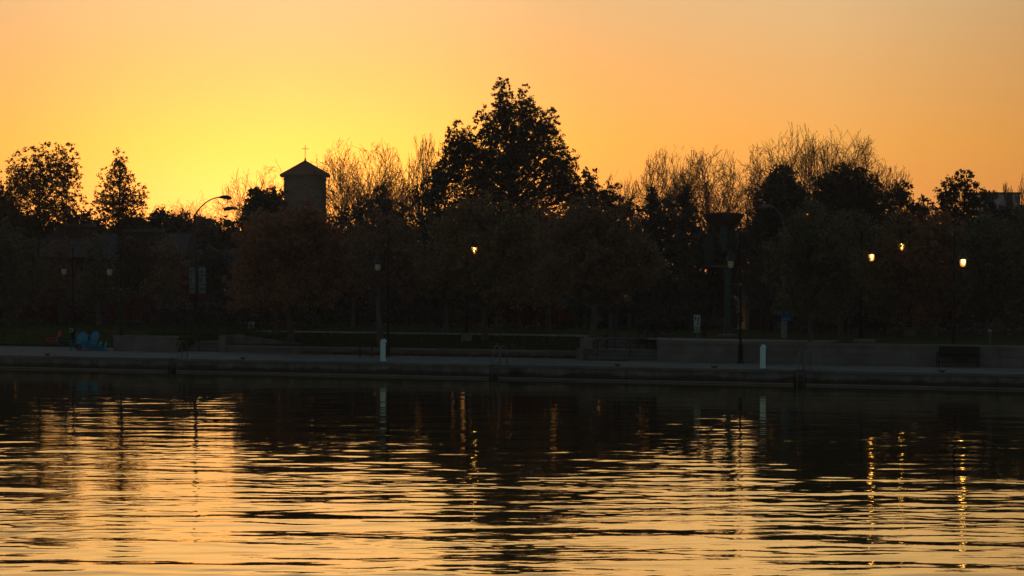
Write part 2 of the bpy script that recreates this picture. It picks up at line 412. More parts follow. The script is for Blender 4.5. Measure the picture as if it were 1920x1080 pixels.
# ------------------------------------------------------------------ quay wall
LAD = [(323.5, .46), (927, .5), (1500.5, .56)]         # ladder recesses: photo column, width
lq = [(q_at(px, 0), wd) for px, wd in LAD]
def make_quay():
    root = thing('quay_wall', QS(20, 0, 0), 'long weathered concrete quay wall standing in the water', 'quay wall', QANG)
    inv = Matrix.Rotation(-QANG, 4, 'Z') @ Matrix.Translation(-QS(20, 0, 0))
    def bld(m_, name, mt, bev=0):
        m_.v = [tuple(inv @ Vector(v)) for v in m_.v]; return m_.build(name, mt, root, bevel=bev)
    a = MB(); c = MB(); l = MB(); cur = -260.0
    cuts = []
    for q, wd in lq + [(260.0, 0)]:
        cuts.append((cur, q - wd / 2)); cur = q + wd / 2
    for q0, q1 in cuts:
        x = q0
        while x < q1 - .01:       # cast in bays with open joints
            nx_ = min(q1, (math.floor(x / 5.5 + 1e-6) + 1) * 5.5)
            if nx_ - x < .05: x = nx_; continue
            qbox(a, x + .014, nx_ - .014, .004 + .006 * random.random(), .42, -1.5, Z0 - .14); x = nx_
        qbox(c, q0, q1, -.05, .418, Z0 - .14, Z0 + .004)
        qbox(l, q0, q1, -.11, -.0, .015, .075)
    for q, wd in lq: qbox(a, q - wd / 2 - .002, q + wd / 2 + .002, .40, .43, -1.5, Z0 - .002)
    bld(a, 'wall_bays', 'quay'); bld(c, 'coping', 'pave', .02); bld(l, 'waterline_ledge', 'path')
make_quay()
random.seed(11)
# ladders
def ladder(q, label):
    root = thing('quay_ladder', QS(q, 0, Z0), label, 'ladder', QANG, 'steel ladders down the quay wall')
    for sx in (-.16, .16):
        pts = [(sx, .10, -1.3), (sx, .08, -.1), (sx, .12, .2)]
        for i in range(0, 11):
            a = math.pi * i / 10; pts.append((sx, .66 - .44 * math.cos(a) + (.06 if i < 3 else 0), .52 + .30 * math.sin(a)))
        pts.append((sx, 1.14, 0.0)); MB().tube(pts, .022, 8).build('grab_rail', 'steel', root, smooth=True)
        MB().lathe([(.06, 0), (.06, .015), (.03, .02)], 10, (sx, 1.14, .003)).build('foot_plate', 'black', root)
    for z in (-.15, -.42, -.70, -.98): MB().obox((-.16, .10, z), (.16, .10, z), .05, .03).build('rung', 'steel', root)
ladder(lq[0][0], 'arched steel ladder rails in front of the end of the planter wall')
ladder(lq[1][0], 'arched steel ladder rails at the quay edge in front of the low lawn wall')
ladder(lq[2][0], 'arched steel ladder rails at the quay edge in front of the tall retaining wall')
# ------------------------------------------------------------------ walls and stairs
def qthing(name, q, s_, z, label, cat, group=None): return thing(name, QS(q, s_, z), label, cat, QANG, group)
# tall retaining wall on the right
LEN = 90
rw = qthing('retaining_wall', qRW0, 5.6, Z0, 'tall pale concrete retaining wall with two grooves behind the bench', 'retaining wall')
a = MB(); x = 0.0
while x < LEN:
    for z0, z1, off in ((0, .435, 0), (.465, .80, .0)): a.box((x + .006, off, z0), (x + 3.99, .32, z1))
    x += 4.0
a.box((0, .03, 0), (LEN, .31, .80)); a.build('wall_panel', 'wall', rw)
b = MB(); x = 0
while x < LEN: b.box((x + .003, -.025, .81), (x + 3.997, .36, .97)); x += 4.0
b.box((0, .01, .80), (LEN, .3, .812)); b.build('coping', 'wall', rw, bevel=.012)
# low lawn wall
lw = qthing('low_wall', qLW0, 7.5, Z0, 'low concrete wall along the front of the middle lawn', 'low wall')
ll = qLW1 - qLW0
a = MB(); x = .42
while x < ll - .1: a.box((x + .004, 0, 0), (min(x + 3.0, ll) - .004, .30, .22)); x += 3.0
a.box((.42, .02, .0), (ll, .28, .225)); a.build('wall_panel', 'wall2', lw)
b = MB(); b.box((.42, -.03, .225), (ll, .36, .345)); b.build('coping', 'wall', lw, bevel=.01)
# cheek wall left of the lawn: pillar and a wall that runs back with the slope
cw = qthing('cheek_wall', qLW0, 7.5, Z0, 'square ended concrete cheek wall at the left end of the middle lawn', 'wall')
MB().box((0, -.04, 0), (.42, .40, .84)).build('pillar', 'wall', cw, bevel=.015)
ww = q_at(560, 8.3) - qLW0
MB().prism([(.2, .9, .2), (ww, .9, .2), (ww, .9, .45), (.5, .9, .84), (.2, .9, .84)], (0, .25, 0)).build('raking_wall', 'wall2', cw)
MB().box((.05, .4, 0), (.3, 2.2, .83)).build('return_wall', 'wall2', cw)
# planter wall on the left
pw = qthing('planter_wall', qPL0, 6.6, Z0, 'pale concrete planter wall beside the blue chairs', 'planter wall')
pl = qPL1 - qPL0
MB().box((0, 0, 0), (pl, .3, .70)).build('wall_panel', 'wall', pw)
MB().box((-.03, -.03, .70), (pl + .03, .34, .79)).build('coping', 'wall', pw, bevel=.012)
MB().box((0, .3, 0), (.28, 3.6, .70)).build('return_wall', 'wall', pw)
MB().box((pl - .28, .3, 0), (pl, 3.2, .70)).build('return_wall', 'wall2', pw)
def stairs(name, q0, q1, s0, treads, label):
    o = qthing(name, q0, s0, Z0, label, 'steps'); x1 = q1 - q0; z = 0
    for i, (sa, sb, ht) in enumerate(treads):
        z += ht; MB().box((0, sa, -.2), (x1, treads[-1][1], z - .003 * 0)).build('step', 'step', o) if i == len(treads) - 1 else MB().box((0, sa, z - ht - .02), (x1, sb + .02, z)).build('step', 'step', o, bevel=.012)
    return o
stairs('park_steps', qPL1 + .02, qLW0 - .02, 7.4, [(0, .38, .155), (.38, .76, .155), (.76, 2.1, .155)], 'short concrete steps between the planter wall and the lawn cheek wall')
qS0 = qLW1 + .78; qS1 = qRW0 - .02
st = stairs('park_stairs', qS0, qS1, 5.7, [(0, .36, .158), (.36, .72, .158), (.72, 2.6, .158), (2.6, 2.96, .158), (2.96, 3.32, .158), (3.32, 4.1, .158)], 'broad concrete stairs beside the tall retaining wall')
sw = qthing('stair_wall', qLW1, 5.6, Z0, 'concrete block wall on the left side of the broad stairs', 'wall')
MB().box((0, 1.6, 0), (.42, 2.6, .97)).build('pillar', 'wall', sw, bevel=.015)
MB().box((.42, -.0, 0), (.76, 1.3, .55)).build('end_block', 'wall2', sw, bevel=.015)
MB().box((.42, 1.3, 0), (.75, 4.0, .93)).build('side_wall', 'wall2', sw)
MB().box((.4, 4.0, .3), (qRW0 - qLW1, 4.15, .945)).build('back_wall', 'wall2', sw)
# fallen leaves
def litter():
    rng = np.random.default_rng(2); n = 5200
    q = rng.uniform(q_at(560, 7), q_at(1160, 6), n); s_ = 7.48 - np.abs(rng.normal(0, .38, n)) ** 1.0
    m = q > qLW1 + .4; q[m] = rng.uniform(qLW1 + .8, qLW1 + 3.0, m.sum()); s_[m] = 5.65 - rng.random(m.sum()) * .4
    P = np.array([Q0 + T * float(a) + NRM * float(b) for a, b in zip(q, s_)]); P[:, 2] = Z0 + .012 + rng.random(n) * .09 * (s_ > 7.2)
    u = rng.normal(size=(n, 3)); u[:, 2] *= .35; u /= np.linalg.norm(u, axis=1)[:, None]; v = rng.normal(size=(n, 3)); v[:, 2] *= .35
    v -= (v * u).sum(1)[:, None] * u; v /= np.linalg.norm(v, axis=1)[:, None]; sz = rng.uniform(.03, .07, n)[:, None]
    V = np.stack([P - u * sz, P - v * sz * .6, P + u * sz, P + v * sz * .6], 1).reshape(-1, 3); F = np.arange(4 * n).reshape(n, 4)
    tag(np_mesh('fallen_leaves', V, F, 'litter'), 'brown fallen leaves drifted along the foot of the low wall', 'leaves', kind='stuff')
litter()
# grass tufts breaking the edge of the lawns
def tufts():
    rng = np.random.default_rng(4); n = 26000
    q = rng.uniform(-14, qLW1 - .1, n); s_ = np.where(rng.random(n) < .25, 0, rng.random(n))
    P = []
    for a, b in zip(q, s_):
        f = front(a); ss = f + .1 + b * (15.1 - f) if a > qLW0 else f + .1 + b * (23 - f)
        if qPL0 - .1 < a < qLW0: ss = max(ss, 10)
        P.append(tuple(QS(a, ss, gz(a, ss))))
    P = np.array(P); a = rng.uniform(0, 6.283, n); wd = rng.uniform(.02, .05, n); h = rng.uniform(.04, .10, n)
    d = np.stack([np.cos(a) * wd, np.sin(a) * wd, 0 * a], 1); ln_ = rng.normal(0, .03, (n, 3)); ln_[:, 2] = h
    V = np.stack([P - d, P + d, P + d * .2 + ln_, P - d * .2 + ln_], 1).reshape(-1, 3)
    tag(np_mesh('grass', V, np.arange(4 * n).reshape(n, 4), 'grass'), 'short grass blades growing on the park lawns', 'grass', kind='stuff')
tufts()
# ------------------------------------------------------------------ street furniture
def rail(name, pts_list, posts, label, r=.022, cat='handrail', group=None):
    o = thing(name, posts[0], label, cat, 0, group); b = Vector(posts[0])
    for pts in pts_list: MB().tube([Vector(p) - b for p in pts], r, 6).build('rail', 'black', o, smooth=True)
    return o, b
def handrail(px0, s0, px1, s1, flat_px, label, lift=.92):
    z0 = Z0; A = QS(q_at(px0, s0), s0, z0); B = QS(q_at(px1, s1), s1, 1.60 if s1 > 8 else 1.12); C = QS(q_at(flat_px, s1 + .3), s1 + .3, B.z)
    up = Vector((0, 0, lift)); pts = [A + up * .62 - T * .02, A + up * .62 - T * .16, A + up * .8 - T * .2, A + up - T * .1, A + up, B + up, C + up]
    o, b = rail('stair_handrail', [pts], [A], label, cat='handrail', group='black handrails of the broad stairs')
    for P in (A, lerp(A, B, .55), B, C): MB().tube([P - b - Vector((0, 0, .03)), P - b + up], .024, 6).build('post', 'black', o)
handrail(1120, 5.85, 1153, 7.4, 1196, 'black looped handrail nearest the left side wall of the broad stairs')
handrail(1181, 5.85, 1213, 7.6, 1257, 'black looped handrail up the middle of the broad stairs')
handrail(1192, 8.0, 1257, 9.2, 1320, 'black handrail at the top of the broad stairs behind the others', .8)
# black railing by the left steps
def railing(px0, px1, s_, npost, label, hh=.95):
    A = gpt(px0, s_); o = thing('path_railing', A, label, 'railing')
    for i in range(npost):
        P = gpt(lerp(px0, px1, i / (npost - 1)), s_) - A; MB().tube([P - Vector((0, 0, .05)), P + Vector((0, 0, hh))], .02, 6).build('post', 'black', o)
    pts = [gpt(lerp(px0, px1, i / 8), s_) - A + Vector((0, 0, hh)) for i in range(9)]; MB().tube(pts, .02, 6).build('rail', 'black', o)
    pts = [p - Vector((0, 0, hh * .5)) for p in pts]; MB().tube(pts, .014, 6).build('rail', 'black', o)
railing(345, 512, 13.2, 7, 'long black metal railing behind the short left steps')
# looped handrail on the short steps
A = QS(q_at(373, 7.3), 7.3, Z0); o = thing('step_handrail', A, 'black post handrail on the short steps beside the planter wall', 'handrail')
MB().tube([(0, 0, -.02), (0, 0, .93)], .022, 6).build('post', 'black', o)
dB = QS(q_at(360, 9.0), 9.0, 1.12) - A
MB().tube([(0, 0, .93), dB + Vector((0, 0, .93)), dB + NRM * 1.2 + Vector((0, 0, .93))], .02, 6).build('rail', 'black', o)
MB().tube([dB + Vector((0, 0, -.02)), dB + Vector((0, 0, .93))], .022, 6).build('post', 'black', o)
# bicycle hoop
A = on(675, 668.5); B = on(697, 668.5); o = thing('bicycle_stand', A, 'black square hoop bicycle stand in front of the low lawn wall', 'bicycle stand')
D = B - A; MB().tube([(0, 0, -.02), (0, 0, .78), tuple(D * .1 + Vector((0, 0, .86))), tuple(D * .9 + Vector((0, 0, .86))), tuple(D + Vector((0, 0, .78))), tuple(D - Vector((0, 0, .02)))], .03, 8).build('hoop', 'black', o, smooth=True)
for P in (Vector((0, 0, 0)), D): MB().lathe([(.09, 0), (.09, .02), (.04, .03)], 10, tuple(P + Vector((0, 0, .002)))).build('foot_plate', 'black', o)
# power pedestals
def pedestal(px, s_, label):
    o = thing('power_pedestal', QS(q_at(px, s_), s_, Z0 + .004), label, 'power pedestal', QANG + R(12), 'white dockside power pedestals')
    h = 1.06; wd = .125
    MB().prism([(-wd, -.13, .0), (wd, -.13, .0), (wd, -.13, h - .09), (wd - .06, -.13, h), (-wd + .07, -.13, h), (-wd, -.13, h - .13)], (0, .26, 0)).build('cabinet', 'white', o, bevel=.012)
    MB().box((-.15, -.15, -.001), (.15, .15, .03)).build('base_plate', 'steel', o)
    for z in (.72, .48, .32): MB().box((wd + .001, -.07, z), (wd + .05, .05, z + .10)).build('socket', 'black', o)
    MB().box((wd - .01, -.1, .15), (wd + .012, .1, .9)).build('side_panel', 'black', o)
pedestal(719, .35, 'white power pedestal in front of the black lamp post by the low lawn wall')
pedestal(1431, .35, 'white power pedestal on the quay edge in front of the tall retaining wall')
# cleats on the coping
def cleat(px, lab):
    o = thing('mooring_cleat', QS(q_at(px, .22), .22, Z0 + .004), lab, 'cleat', QANG, 'dark mooring cleats along the quay edge')
    MB().tube([(-.17, 0, .09), (-.08, 0, .075), (.08, 0, .075), (.17, 0, .09)], .022, 8).build('horn', 'black', o, smooth=True)
    MB().box((-.07, -.03, 0), (.07, .03, .07)).build('base', 'black', o)
for px, lab in ((88, 'dark mooring cleat at the quay edge below the red chair'), (455, 'dark mooring cleat on the quay left of the bicycle stand'), (1158, 'dark mooring cleat at the quay edge below the broad stairs'),
                (1340, 'dark mooring cleat on the quay left of the right power pedestal'), (1767, 'dark mooring cleat at the quay edge below the bench')): cleat(px, lab)
# ------------------------------------------------------------------ park lamps
def lamp(base, height, side, label, lit=False, rod=0, style='bar', reach=.45, plinth=0, group='black park lamp posts with bell shades'):
    o = thing('park_lamp', base, label, 'lamp post', 0, group); z0 = 0
    if plinth:
        MB().box((-.28, -.28, -.05), (.28, .28, plinth)).build('plinth', 'wall', o, bevel=.02); z0 = plinth
    prof = [(.17, z0), (.17, z0 + .04), (.12, z0 + .10), (.105, z0 + .14), (.10, z0 + .75), (.115, z0 + .78), (.115, z0 + .82), (.062, z0 + .92), (.055, z0 + 1.2), (.045, height - .1), (.06, height - .08), (.06, height - .03), (.02, height)]
    MB().lathe(prof, 12).build('pole', 'black', o, smooth=False)
    lz = height - .72 if style == 'bar' else height - .86        # top of the lantern
    x = side * reach
    if style == 'bar':
        a = MB().tube([(0, 0, lz + .02), (x, 0, lz + .02), (x + side * .08, 0, lz + .06)], .022, 6); a.tube([(0, 0, lz + .15), (x * .85, 0, lz + .13), (x, 0, lz + .03)], .014, 6)
    else:
        pts = [(0, 0, lz + .70)] + [(x * math.sin(math.pi / 2 * i / 8), 0, lz + .08 + .62 * math.cos(math.pi / 2 * i / 8)) for i in range(0, 9)] + [(x, 0, lz)]
        a = MB().tube(pts, .022, 6); a.tube([(0, 0, lz + .25), (x * .98, 0, lz + .25)], .012, 6)
    a.build('arm', 'black', o)
    sh = MB().lathe([(.03, lz), (.07, lz - .05), (.12, lz - .16), (.15, lz - .27), (.20, lz - .35), (.29, lz - .41), (.28, lz - .42), (.14, lz - .38)], 16, (x, 0, 0)).build('lamp_shade', 'shade', o, smooth=True)
    MB().lathe([(.10, lz - .36), (.135, lz - .42), (.135, lz - .60), (.11, lz - .70), (.05, lz - .745)], 14, (x, 0, 0)).build('lamp_globe', 'lit' if lit else 'glass', o, smooth=True)
    if lit:
        bw = 1.4 if style == 'hook' else 1.0
        MB().lathe([(.03 * bw, lz - .41), (.06 * bw, lz - .46), (.055 * bw, lz - .57), (.02, lz - .66)], 10, (x, -.10, 0)).build('bulb', 'litcore', o, smooth=True)
    if rod:
        MB().tube([(0, 0, height - 2.2), (rod * .46, 0, height - 2.2)], .016, 6).build('banner_rod', 'steel', o)
        MB().lathe([(.06, height - 2.26), (.06, height - 2.14)], 10).build('banner_collar', 'steel', o)
    return o
q_s2 = min((x * .05 for x in range(138, 200)), key=lambda v: abs(q_at(217, v) - (qPL0 + .30)))
lamp(on(137, 649), 5.35, -1, 'unlit black lamp post with a white box on it, behind the chairs', reach=.48)
qL2 = qPL0 + .30; lamp(QS(qL2, q_s2, gz(qL2, 7.2)), 4.66, -1, 'unlit black lamp post standing in the planter behind the pale planter wall', rod=-1, reach=.6)
lamp(on(727.5, 668), 5.66, -1, 'unlit black lamp post beside the left white power pedestal', reach=.5)
lamp(QS(q_at(1388.5, 5.22), 5.22, Z0), 5.84, -1, 'unlit black lamp post with a banner rod in front of the tall retaining wall', rod=-1)
L5 = gpt(1790, 6.8); lamp(L5, (at(0, 433, L5.y).z - L5.z), 1, 'lit black lamp post with a hooked arm on the wall above the bench', lit=True, style='hook', reach=.37)
def lamp_at(px, Y, lpx, lpy, **k):       # lantern centred on lpx,lpy
    b = ground(px, Y); zt = at(0, lpy, Y).z - b.z + .55 + .72 + .0; side = 1 if lpx > px else -1
    return lamp(b, zt, side, reach=abs(lpx - px) / ppm(Y), **k)
lamp_at(1615, 117.6, 1634, 482, label='lit black lamp post half hidden in the trees left of the lamp on a plinth', lit=True)
lamp_at(1705, 120.6, 1690, 462, label='lit black lamp post on a concrete plinth among the right hand trees', lit=True, plinth=.42)
lamp_at(875, 123.6, 889, 468, label='lit black lamp post on a concrete plinth behind the middle lawn, light seen through leaves', lit=True, plinth=.42)
# notice box on the first lamp
P = on(137, 649); o = thing('notice_box', P + Vector((-.09, -.14, .76)), 'small white box fixed to the lamp post behind the chairs', 'box')
MB().box((-.1, -.04, 0), (.1, .04, .22)).build('case', 'sign', o, bevel=.008); MB().box((-.075, -.046, .03), (.075, -.041, .19)).build('cover', 'trim', o)
# twin lantern post in front of the pavilion
tp = ground(1160, 124); o = thing('twin_lantern', tp, 'low post with two small unlit lanterns in front of the pavilion', 'lamp post')
zt = at(0, 545, 124).z - tp.z
MB().lathe([(.09, 0), (.09, .05), (.04, .12), (.03, zt)], 10).build('pole', 'black', o)
MB().tube([(-.36, 0, zt), (0, 0, zt + .06), (.36, 0, zt)], .018, 6).build('arm', 'black', o)
for x in (-.36, .36):
    MB().lathe([(.03, zt), (.10, zt - .12), (.14, zt - .2)], 12, (x, 0, 0)).build('lamp_shade', 'shade', o, smooth=True)
    MB().lathe([(.09, zt - .2), (.09, zt - .3), (.04, zt - .36)], 12, (x, 0, 0)).build('lamp_globe', 'glass', o, smooth=True)
# ------------------------------------------------------------------ road lights and poles
def road_light(px, Y, hx, hy, label, arc=True, r=.09, mat_='pole', top_py=None):
    b = ground(px, Y); H = at(hx, hy, Y) - b; o = thing('road_light', b, label, 'street light', 0, 'tall road lights')
    zt = (at(0, top_py, Y).z - b.z) if top_py else H.z - .9
    MB().tube([(0, 0, -.1), (0, 0, zt)], [r * 1.25, r * .6], 10).build('pole', mat_, o, smooth=True)
    pts = [Vector((H.x * math.sin(t * math.pi / 2) ** 1.6 if False else H.x * t ** 1.25, 0, lerp(zt - .05, H.z, math.sin(t * math.pi / 2)))) for t in [i / 8 for i in range(9)]]
    MB().tube(pts, .04, 6).build('arm', mat_, o, smooth=True)
    d = 1 if H.x > 0 else -1
    h = MB(); h.tube([(H.x - d * .1, 0, H.z), (H.x + d * .12, 0, H.z + .02), (H.x + d * .4, 0, H.z - .01), (H.x + d * .62, 0, H.z - .06)], [.05, .10, .13, .07], 10); h.build('lamp_head', 'shade' if mat_ != 'pole' else mat_, o, smooth=True)
    return o, b
road_light(366, 138, 414, 370, 'tall road light with a swan neck arm reaching right, on the pole with two banners', top_py=402, r=.13, mat_='barkd')
road_light(472, 136, 440, 391, 'tall road light reaching left behind the pointed trees left of the bell tower', mat_='pole')
# banners on the pole
pb = ground(370, 137.5)
for i, (x0, x1, lab) in enumerate(((355, 365.5, 'pale printed banner on the left side of the road light pole'), (373, 385.5, 'pale printed banner on the right side of the road light pole'))):
    o = thing('banner', at(x0, 549, 135.6), lab, 'banner', 0, 'street banners'); a0 = at(x0, 549, 135.6); a1 = at(x1, 502, 135.6) - a0
    m_ = MB(); n = 8
    for j in range(n):
        for k in range(3):
            xa, xb = a1.x * k / 3, a1.x * (k + 1) / 3; f = lambda x, j: .05 * math.sin(j * 1.3 + x * 5 + i)
            za, zb = a1.z * j / n, a1.z * (j + 1) / n
            m_.add([(xa, f(xa, j), za), (xb, f(xb, j), za), (xb, f(xb, j + 1), zb), (xa, f(xa, j + 1), zb)], [(0, 1, 2, 3)])
    c = m_.build('cloth', 'banner', o); sl = c.modifiers.new('thick', 'SOLIDIFY'); sl.thickness = .012
    for z0, z1, xa, xb in ((.12, .2, .15, .8), (.3, .36, .3, .9), (.42, .6, .1, .55), (.66, .72, .3, .85), (.8, .9, .2, .6)):
        MB().box((a1.x * xa, -.085, a1.z * z0), (a1.x * xb, -.075, a1.z * z1)).build('print', 'bannerg', o)
    for z in (-.02, a1.z + .02): MB().tube([(0, 0, z), (a1.x, 0, z)], .018, 6).build('rod', 'steel', o)
# white box on the 472 pole
b = ground(472, 135.5); z = at(0, 620, 135.5).z - b.z; o = thing('utility_box', b + Vector((0, -.25, z)), 'pale utility box at the foot of the road light pole left of the young trees', 'box')
MB().box((-.15, -.1, 0), (.15, .1, .48)).build('case', 'sign', o, bevel=.01); MB().box((-.11, -.108, .05), (.11, -.101, .43)).build('door', 'trim', o)
# right utility pole with signs
o, b3 = road_light(1470.5, 117, 1446, 388, 'tall pale road light whose pole carries the blue signs behind the retaining wall', mat_='pole', r=.11)
MB().lathe([(.135, .0), (.145, .1), (.14, .95)], 12).build('pole_wrap', 'polew', o)
def board(name, x0, y0, x1, y1, Y, m_, label, cat, marks, mm, group=None, th=.02):
    a = at(x0, y1, Y); d = at(x1, y0, Y) - a; o = thing(name, a, label, cat, 0, group)
    MB().box((0, 0, 0), (d.x, th, d.z)).build('panel', m_, o, bevel=.004)
    mk = MB()
    for ax, az_, bx, bz in marks: mk.box((d.x * ax, -.008, d.z * az_), (d.x * bx, -.002, d.z * bz))
    if marks: mk.build('lettering', mm, o)
    return o, a, d
txt = lambda n, z0, z1, x0=.08, x1=.92: [(lerp(x0, x1, i / n), z0 + (0 if i % 3 else .06), lerp(x0, x1, (i + .62) / n), z1 - (0 if i % 2 else .1)) for i in range(n)]
board('street_sign', 1457, 583, 1479, 591.5, 116.75, 'bsign', 'upper blue sign board on the pale pole behind the retaining wall', 'sign', txt(8, .3, .72), 'bletter', 'blue signs on the pole')
board('street_sign', 1466.5, 593, 1483, 602, 116.72, 'bsign', 'lower blue sign board on the pale pole behind the retaining wall', 'sign', txt(6, .3, .7), 'bletter', 'blue signs on the pole')
board('notice_sign', 1470, 549, 1480, 577, 116.75, 'bannerg', 'narrow grey notice sign above the blue signs on the pale pole', 'sign', [(.12, .05, .25, .45), (.12, .05, .6, .1), (.5, .05, .62, .25), (.45, .22, .9, .3), (.78, .05, .9, .3), (.2, .55, .8, .6), (.2, .68, .7, .73), (.2, .8, .8, .86)], 'sign')
# white arrow sign
o, a, d = board('direction_sign', 1301, 590.5, 1313, 612.5, 116, 'sign', 'white upright sign with two black arrow marks behind the retaining wall', 'sign', [], 'black')
mk = MB()
mk.prism([(d.x * .12, -.008, d.z * .85), (d.x * .42, -.008, d.z * .85), (d.x * .38, -.008, d.z * .50), (d.x * .26, -.008, d.z * .45)], (0, .005, 0))
mk.prism([(d.x * .50, -.008, d.z * .10), (d.x * .66, -.008, d.z * .10), (d.x * .76, -.008, d.z * .62), (d.x * .86, -.008, d.z * .66), (d.x * .74, -.008, d.z * .86), (d.x * .56, -.008, d.z * .66), (d.x * .64, -.008, d.z * .6)], (0, .005, 0))
mk.build('arrow_mark', 'black', o)
g = ground(1306, 116).z - a.z
for x in (.0, .55): MB().box((d.x * x, .0, -.30), (d.x * (x + .42), .018, -.02)).build('lower_panel', 'polew', o)
MB().tube([(d.x * .5, .045, g), (d.x * .5, .045, d.z * .9)], .022, 6).build('post', 'steel', o)
# diamond sign seen from behind, round sign, low post
def signpost(px, Y, py, rad, kind, label, name, mt):
    b = ground(px, Y); z = at(0, py, Y).z - b.z; o = thing(name, b, label, 'sign')
    n = 4 if kind == 'diamond' else 16
    poly = [(rad * math.cos(2 * math.pi * i / n), -.03, z + rad * (1 if kind == 'diamond' else 1.5) * math.sin(2 * math.pi * i / n)) for i in range(n)]
    MB().prism(poly, (0, .012, 0)).build('panel', mt, o); MB().tube([(0, 0, -.05), (0, 0, z + rad)], .025, 6).build('post', 'steel', o)
signpost(1118, 121, 599, .32, 'diamond', 'grey back of a diamond road sign behind the tree by the broad stairs', 'road_sign', 'pole')
signpost(1748, 121, 609, .17, 'round', 'small grey oval sign on a thin post behind the wall above the bench', 'park_sign', 'bannerg')
b = gpt(1857, 6.5); o = thing('marker_post', b, 'short pale post with a capped top on the wall right of the bench', 'post'); hp = at(0, 617, b.y).z - b.z
MB().box((-.05, -.05, 0), (.05, .05, hp - .12)).build('post', 'pole', o, bevel=.01); MB().box((-.1, -.06, hp - .12), (.05, .06, hp)).build('cap', 'polew', o, bevel=.01)
o = thing('kerb_block', gpt(1600, 7), 'low pale concrete kerb block on top of the retaining wall', 'kerb', QANG)
MB().box((0, 0, 0), (.95, .4, .16)).build('block', 'wall', o, bevel=.02)
# ------------------------------------------------------------------ bench
def bench():
    A = QS(q_at(1756, 4.9), 4.9, Z0 + .002); o = thing('park_bench', A, 'dark metal bench with solid back against the tall retaining wall', 'bench', QANG)
    Ln = 1.80
    # local frame: x along bench, -y toward the water
    MB().box((.03, -.02, .40), (Ln - .03, .44, .435)).build('seat', 'black', o)
    bk = MB()
    for i in range(15): z = .47 + i * .027; bk.box((.30 - .28, .44 + i * .008, z), (Ln - .02, .455 + i * .008, z + .021))
    bk.obox((.02, .45, .45), (Ln - .02, .45, .45), .03, .03); bk.obox((.02, .57, .89), (Ln - .02, .57, .89), .04, .04); bk.box((.02, .46, .47), (Ln - .02, .463, .60)); bk.build('backrest', 'black', o)
    for x in (.02, Ln - .02):
        l = MB(); l.tube([(x, -.06, 0), (x, 0, .18), (x, .0, .42)], .026, 8); l.build('leg', 'black', o)
        l = MB(); l.tube([(x, .58, 0), (x, .48, .20), (x, .46, .42), (x, .58, .9)], .028, 8); l.build('leg', 'black', o)
        MB().tube([(x, -.03, .10)] + [(x, .25 - .27 * math.cos(math.pi * i / 6), .10 + .12 * math.sin(math.pi * i / 6)) for i in range(7)] + [(x, .54, .1)], .018, 6).build('brace', 'black', o)
        MB().tube([(x, 0, .42), (x, -.02, .62), (x, .05, .655), (x, .5, .66)], .02, 6).build('armrest', 'black', o)
    MB().tube([(.02, .25, .21), (Ln - .02, .25, .21)], .014, 6).build('stretcher', 'black', o)
bench()
# ------------------------------------------------------------------ adirondack chairs
def chair(name, loc, rz, m_, label, sc=1.0, group=None, backmat=None, lean=.32):
    # faces -y, x sideways
    o = thing(name, loc, label, 'chair', rz, group); o.scale = (sc, sc, sc)
    s_ = MB()
    for i in range(6): y = -.30 + i * .105; s_.obox((-.27, y, .37 - i * .028), (.27, y, .37 - i * .028), .09, .02, up=(0, .26, 1))
    s_.build('seat', m_, o)
    b_ = MB(); n = 7
    for i in range(n):
        t = (i - 3) / 3; x0 = t * .20; x1 = t * .29; hh = .80 - .17 * t * t
        b_.add([(x0 - .033, .22, .20), (x0 + .033, .22, .20), (x0 + .033, .24, .20), (x0 - .033, .24, .20),
                (x1 - .042, .22 + hh * lean, .18 + hh), (x1 + .042, .22 + hh * lean, .18 + hh), (x1 + .042, .24 + hh * lean, .18 + hh), (x1 - .042, .24 + hh * lean, .18 + hh)],
               [(3, 2, 1, 0), (4, 5, 6, 7), (0, 1, 5, 4), (1, 2, 6, 5), (2, 3, 7, 6), (3, 0, 4, 7)])
    for z, k in ((.36, .25), (.66, .30)): b_.obox((-k, .27 + (z - .2) * lean, z), (k, .27 + (z - .2) * lean, z), .02, .06)
    b_.build('backrest', backmat or m_, o)
    for x in (-.33, .33):
        MB().prism([(x - .075, -.42, .52), (x + .075, -.42, .52), (x + .06, .1, .50), (x + .035, .38, .48), (x - .035, .38, .48), (x - .06, .1, .50)], (0, 0, .022)).build('armrest', m_, o)
        MB().box((x - .014, -.36, 0), (x + .014, -.24, .52)).build('leg', m_, o)
        MB().prism([(x * .88 - .014, -.30, .36), (x * .88 - .014, -.30, .26), (x * .88 - .014, .52, 0), (x * .88 - .014, .62, 0), (x * .88 - .014, .62, .05), (x * .88 - .014, .2, .28)], (.028, 0, 0)).build('leg', m_, o)
        MB().box((x - .012, .24, .2), (x + .012, .30, .50)).build('arm_post', m_, o)
    return o
G1 = 'blue wooden garden chairs'
P = on(149, 657.5); chair('garden_chair', P, R(-14), 'blue', 'left of the two large blue wooden garden chairs on the promenade', 1.0, G1)
P = on(167, 656.5); chair('garden_chair', P, R(-38), 'blue', 'right of the two large blue wooden garden chairs, turned further left', 1.0, G1)
P = on(182, 657.5); chair('garden_chair', P, R(-50), 'blue', 'small blue child size chair next to the large blue chairs', .52, G1)
P = on(191.5, 658); chair('garden_chair', P, R(-62), 'blue', 'small blue child size chair at the right end nearest the planter wall', .52, G1)
P = on(100, 648.5); chair('garden_chair', P, R(-62), 'red', 'red wooden garden chair at the edge of the left lawn', .86)
P = on(122, 648.5); chair('garden_chair', P, R(-88), 'navy', 'dark garden chair with a pale slanted back between the red and blue chairs', .92, backmat='grey', lean=.85)
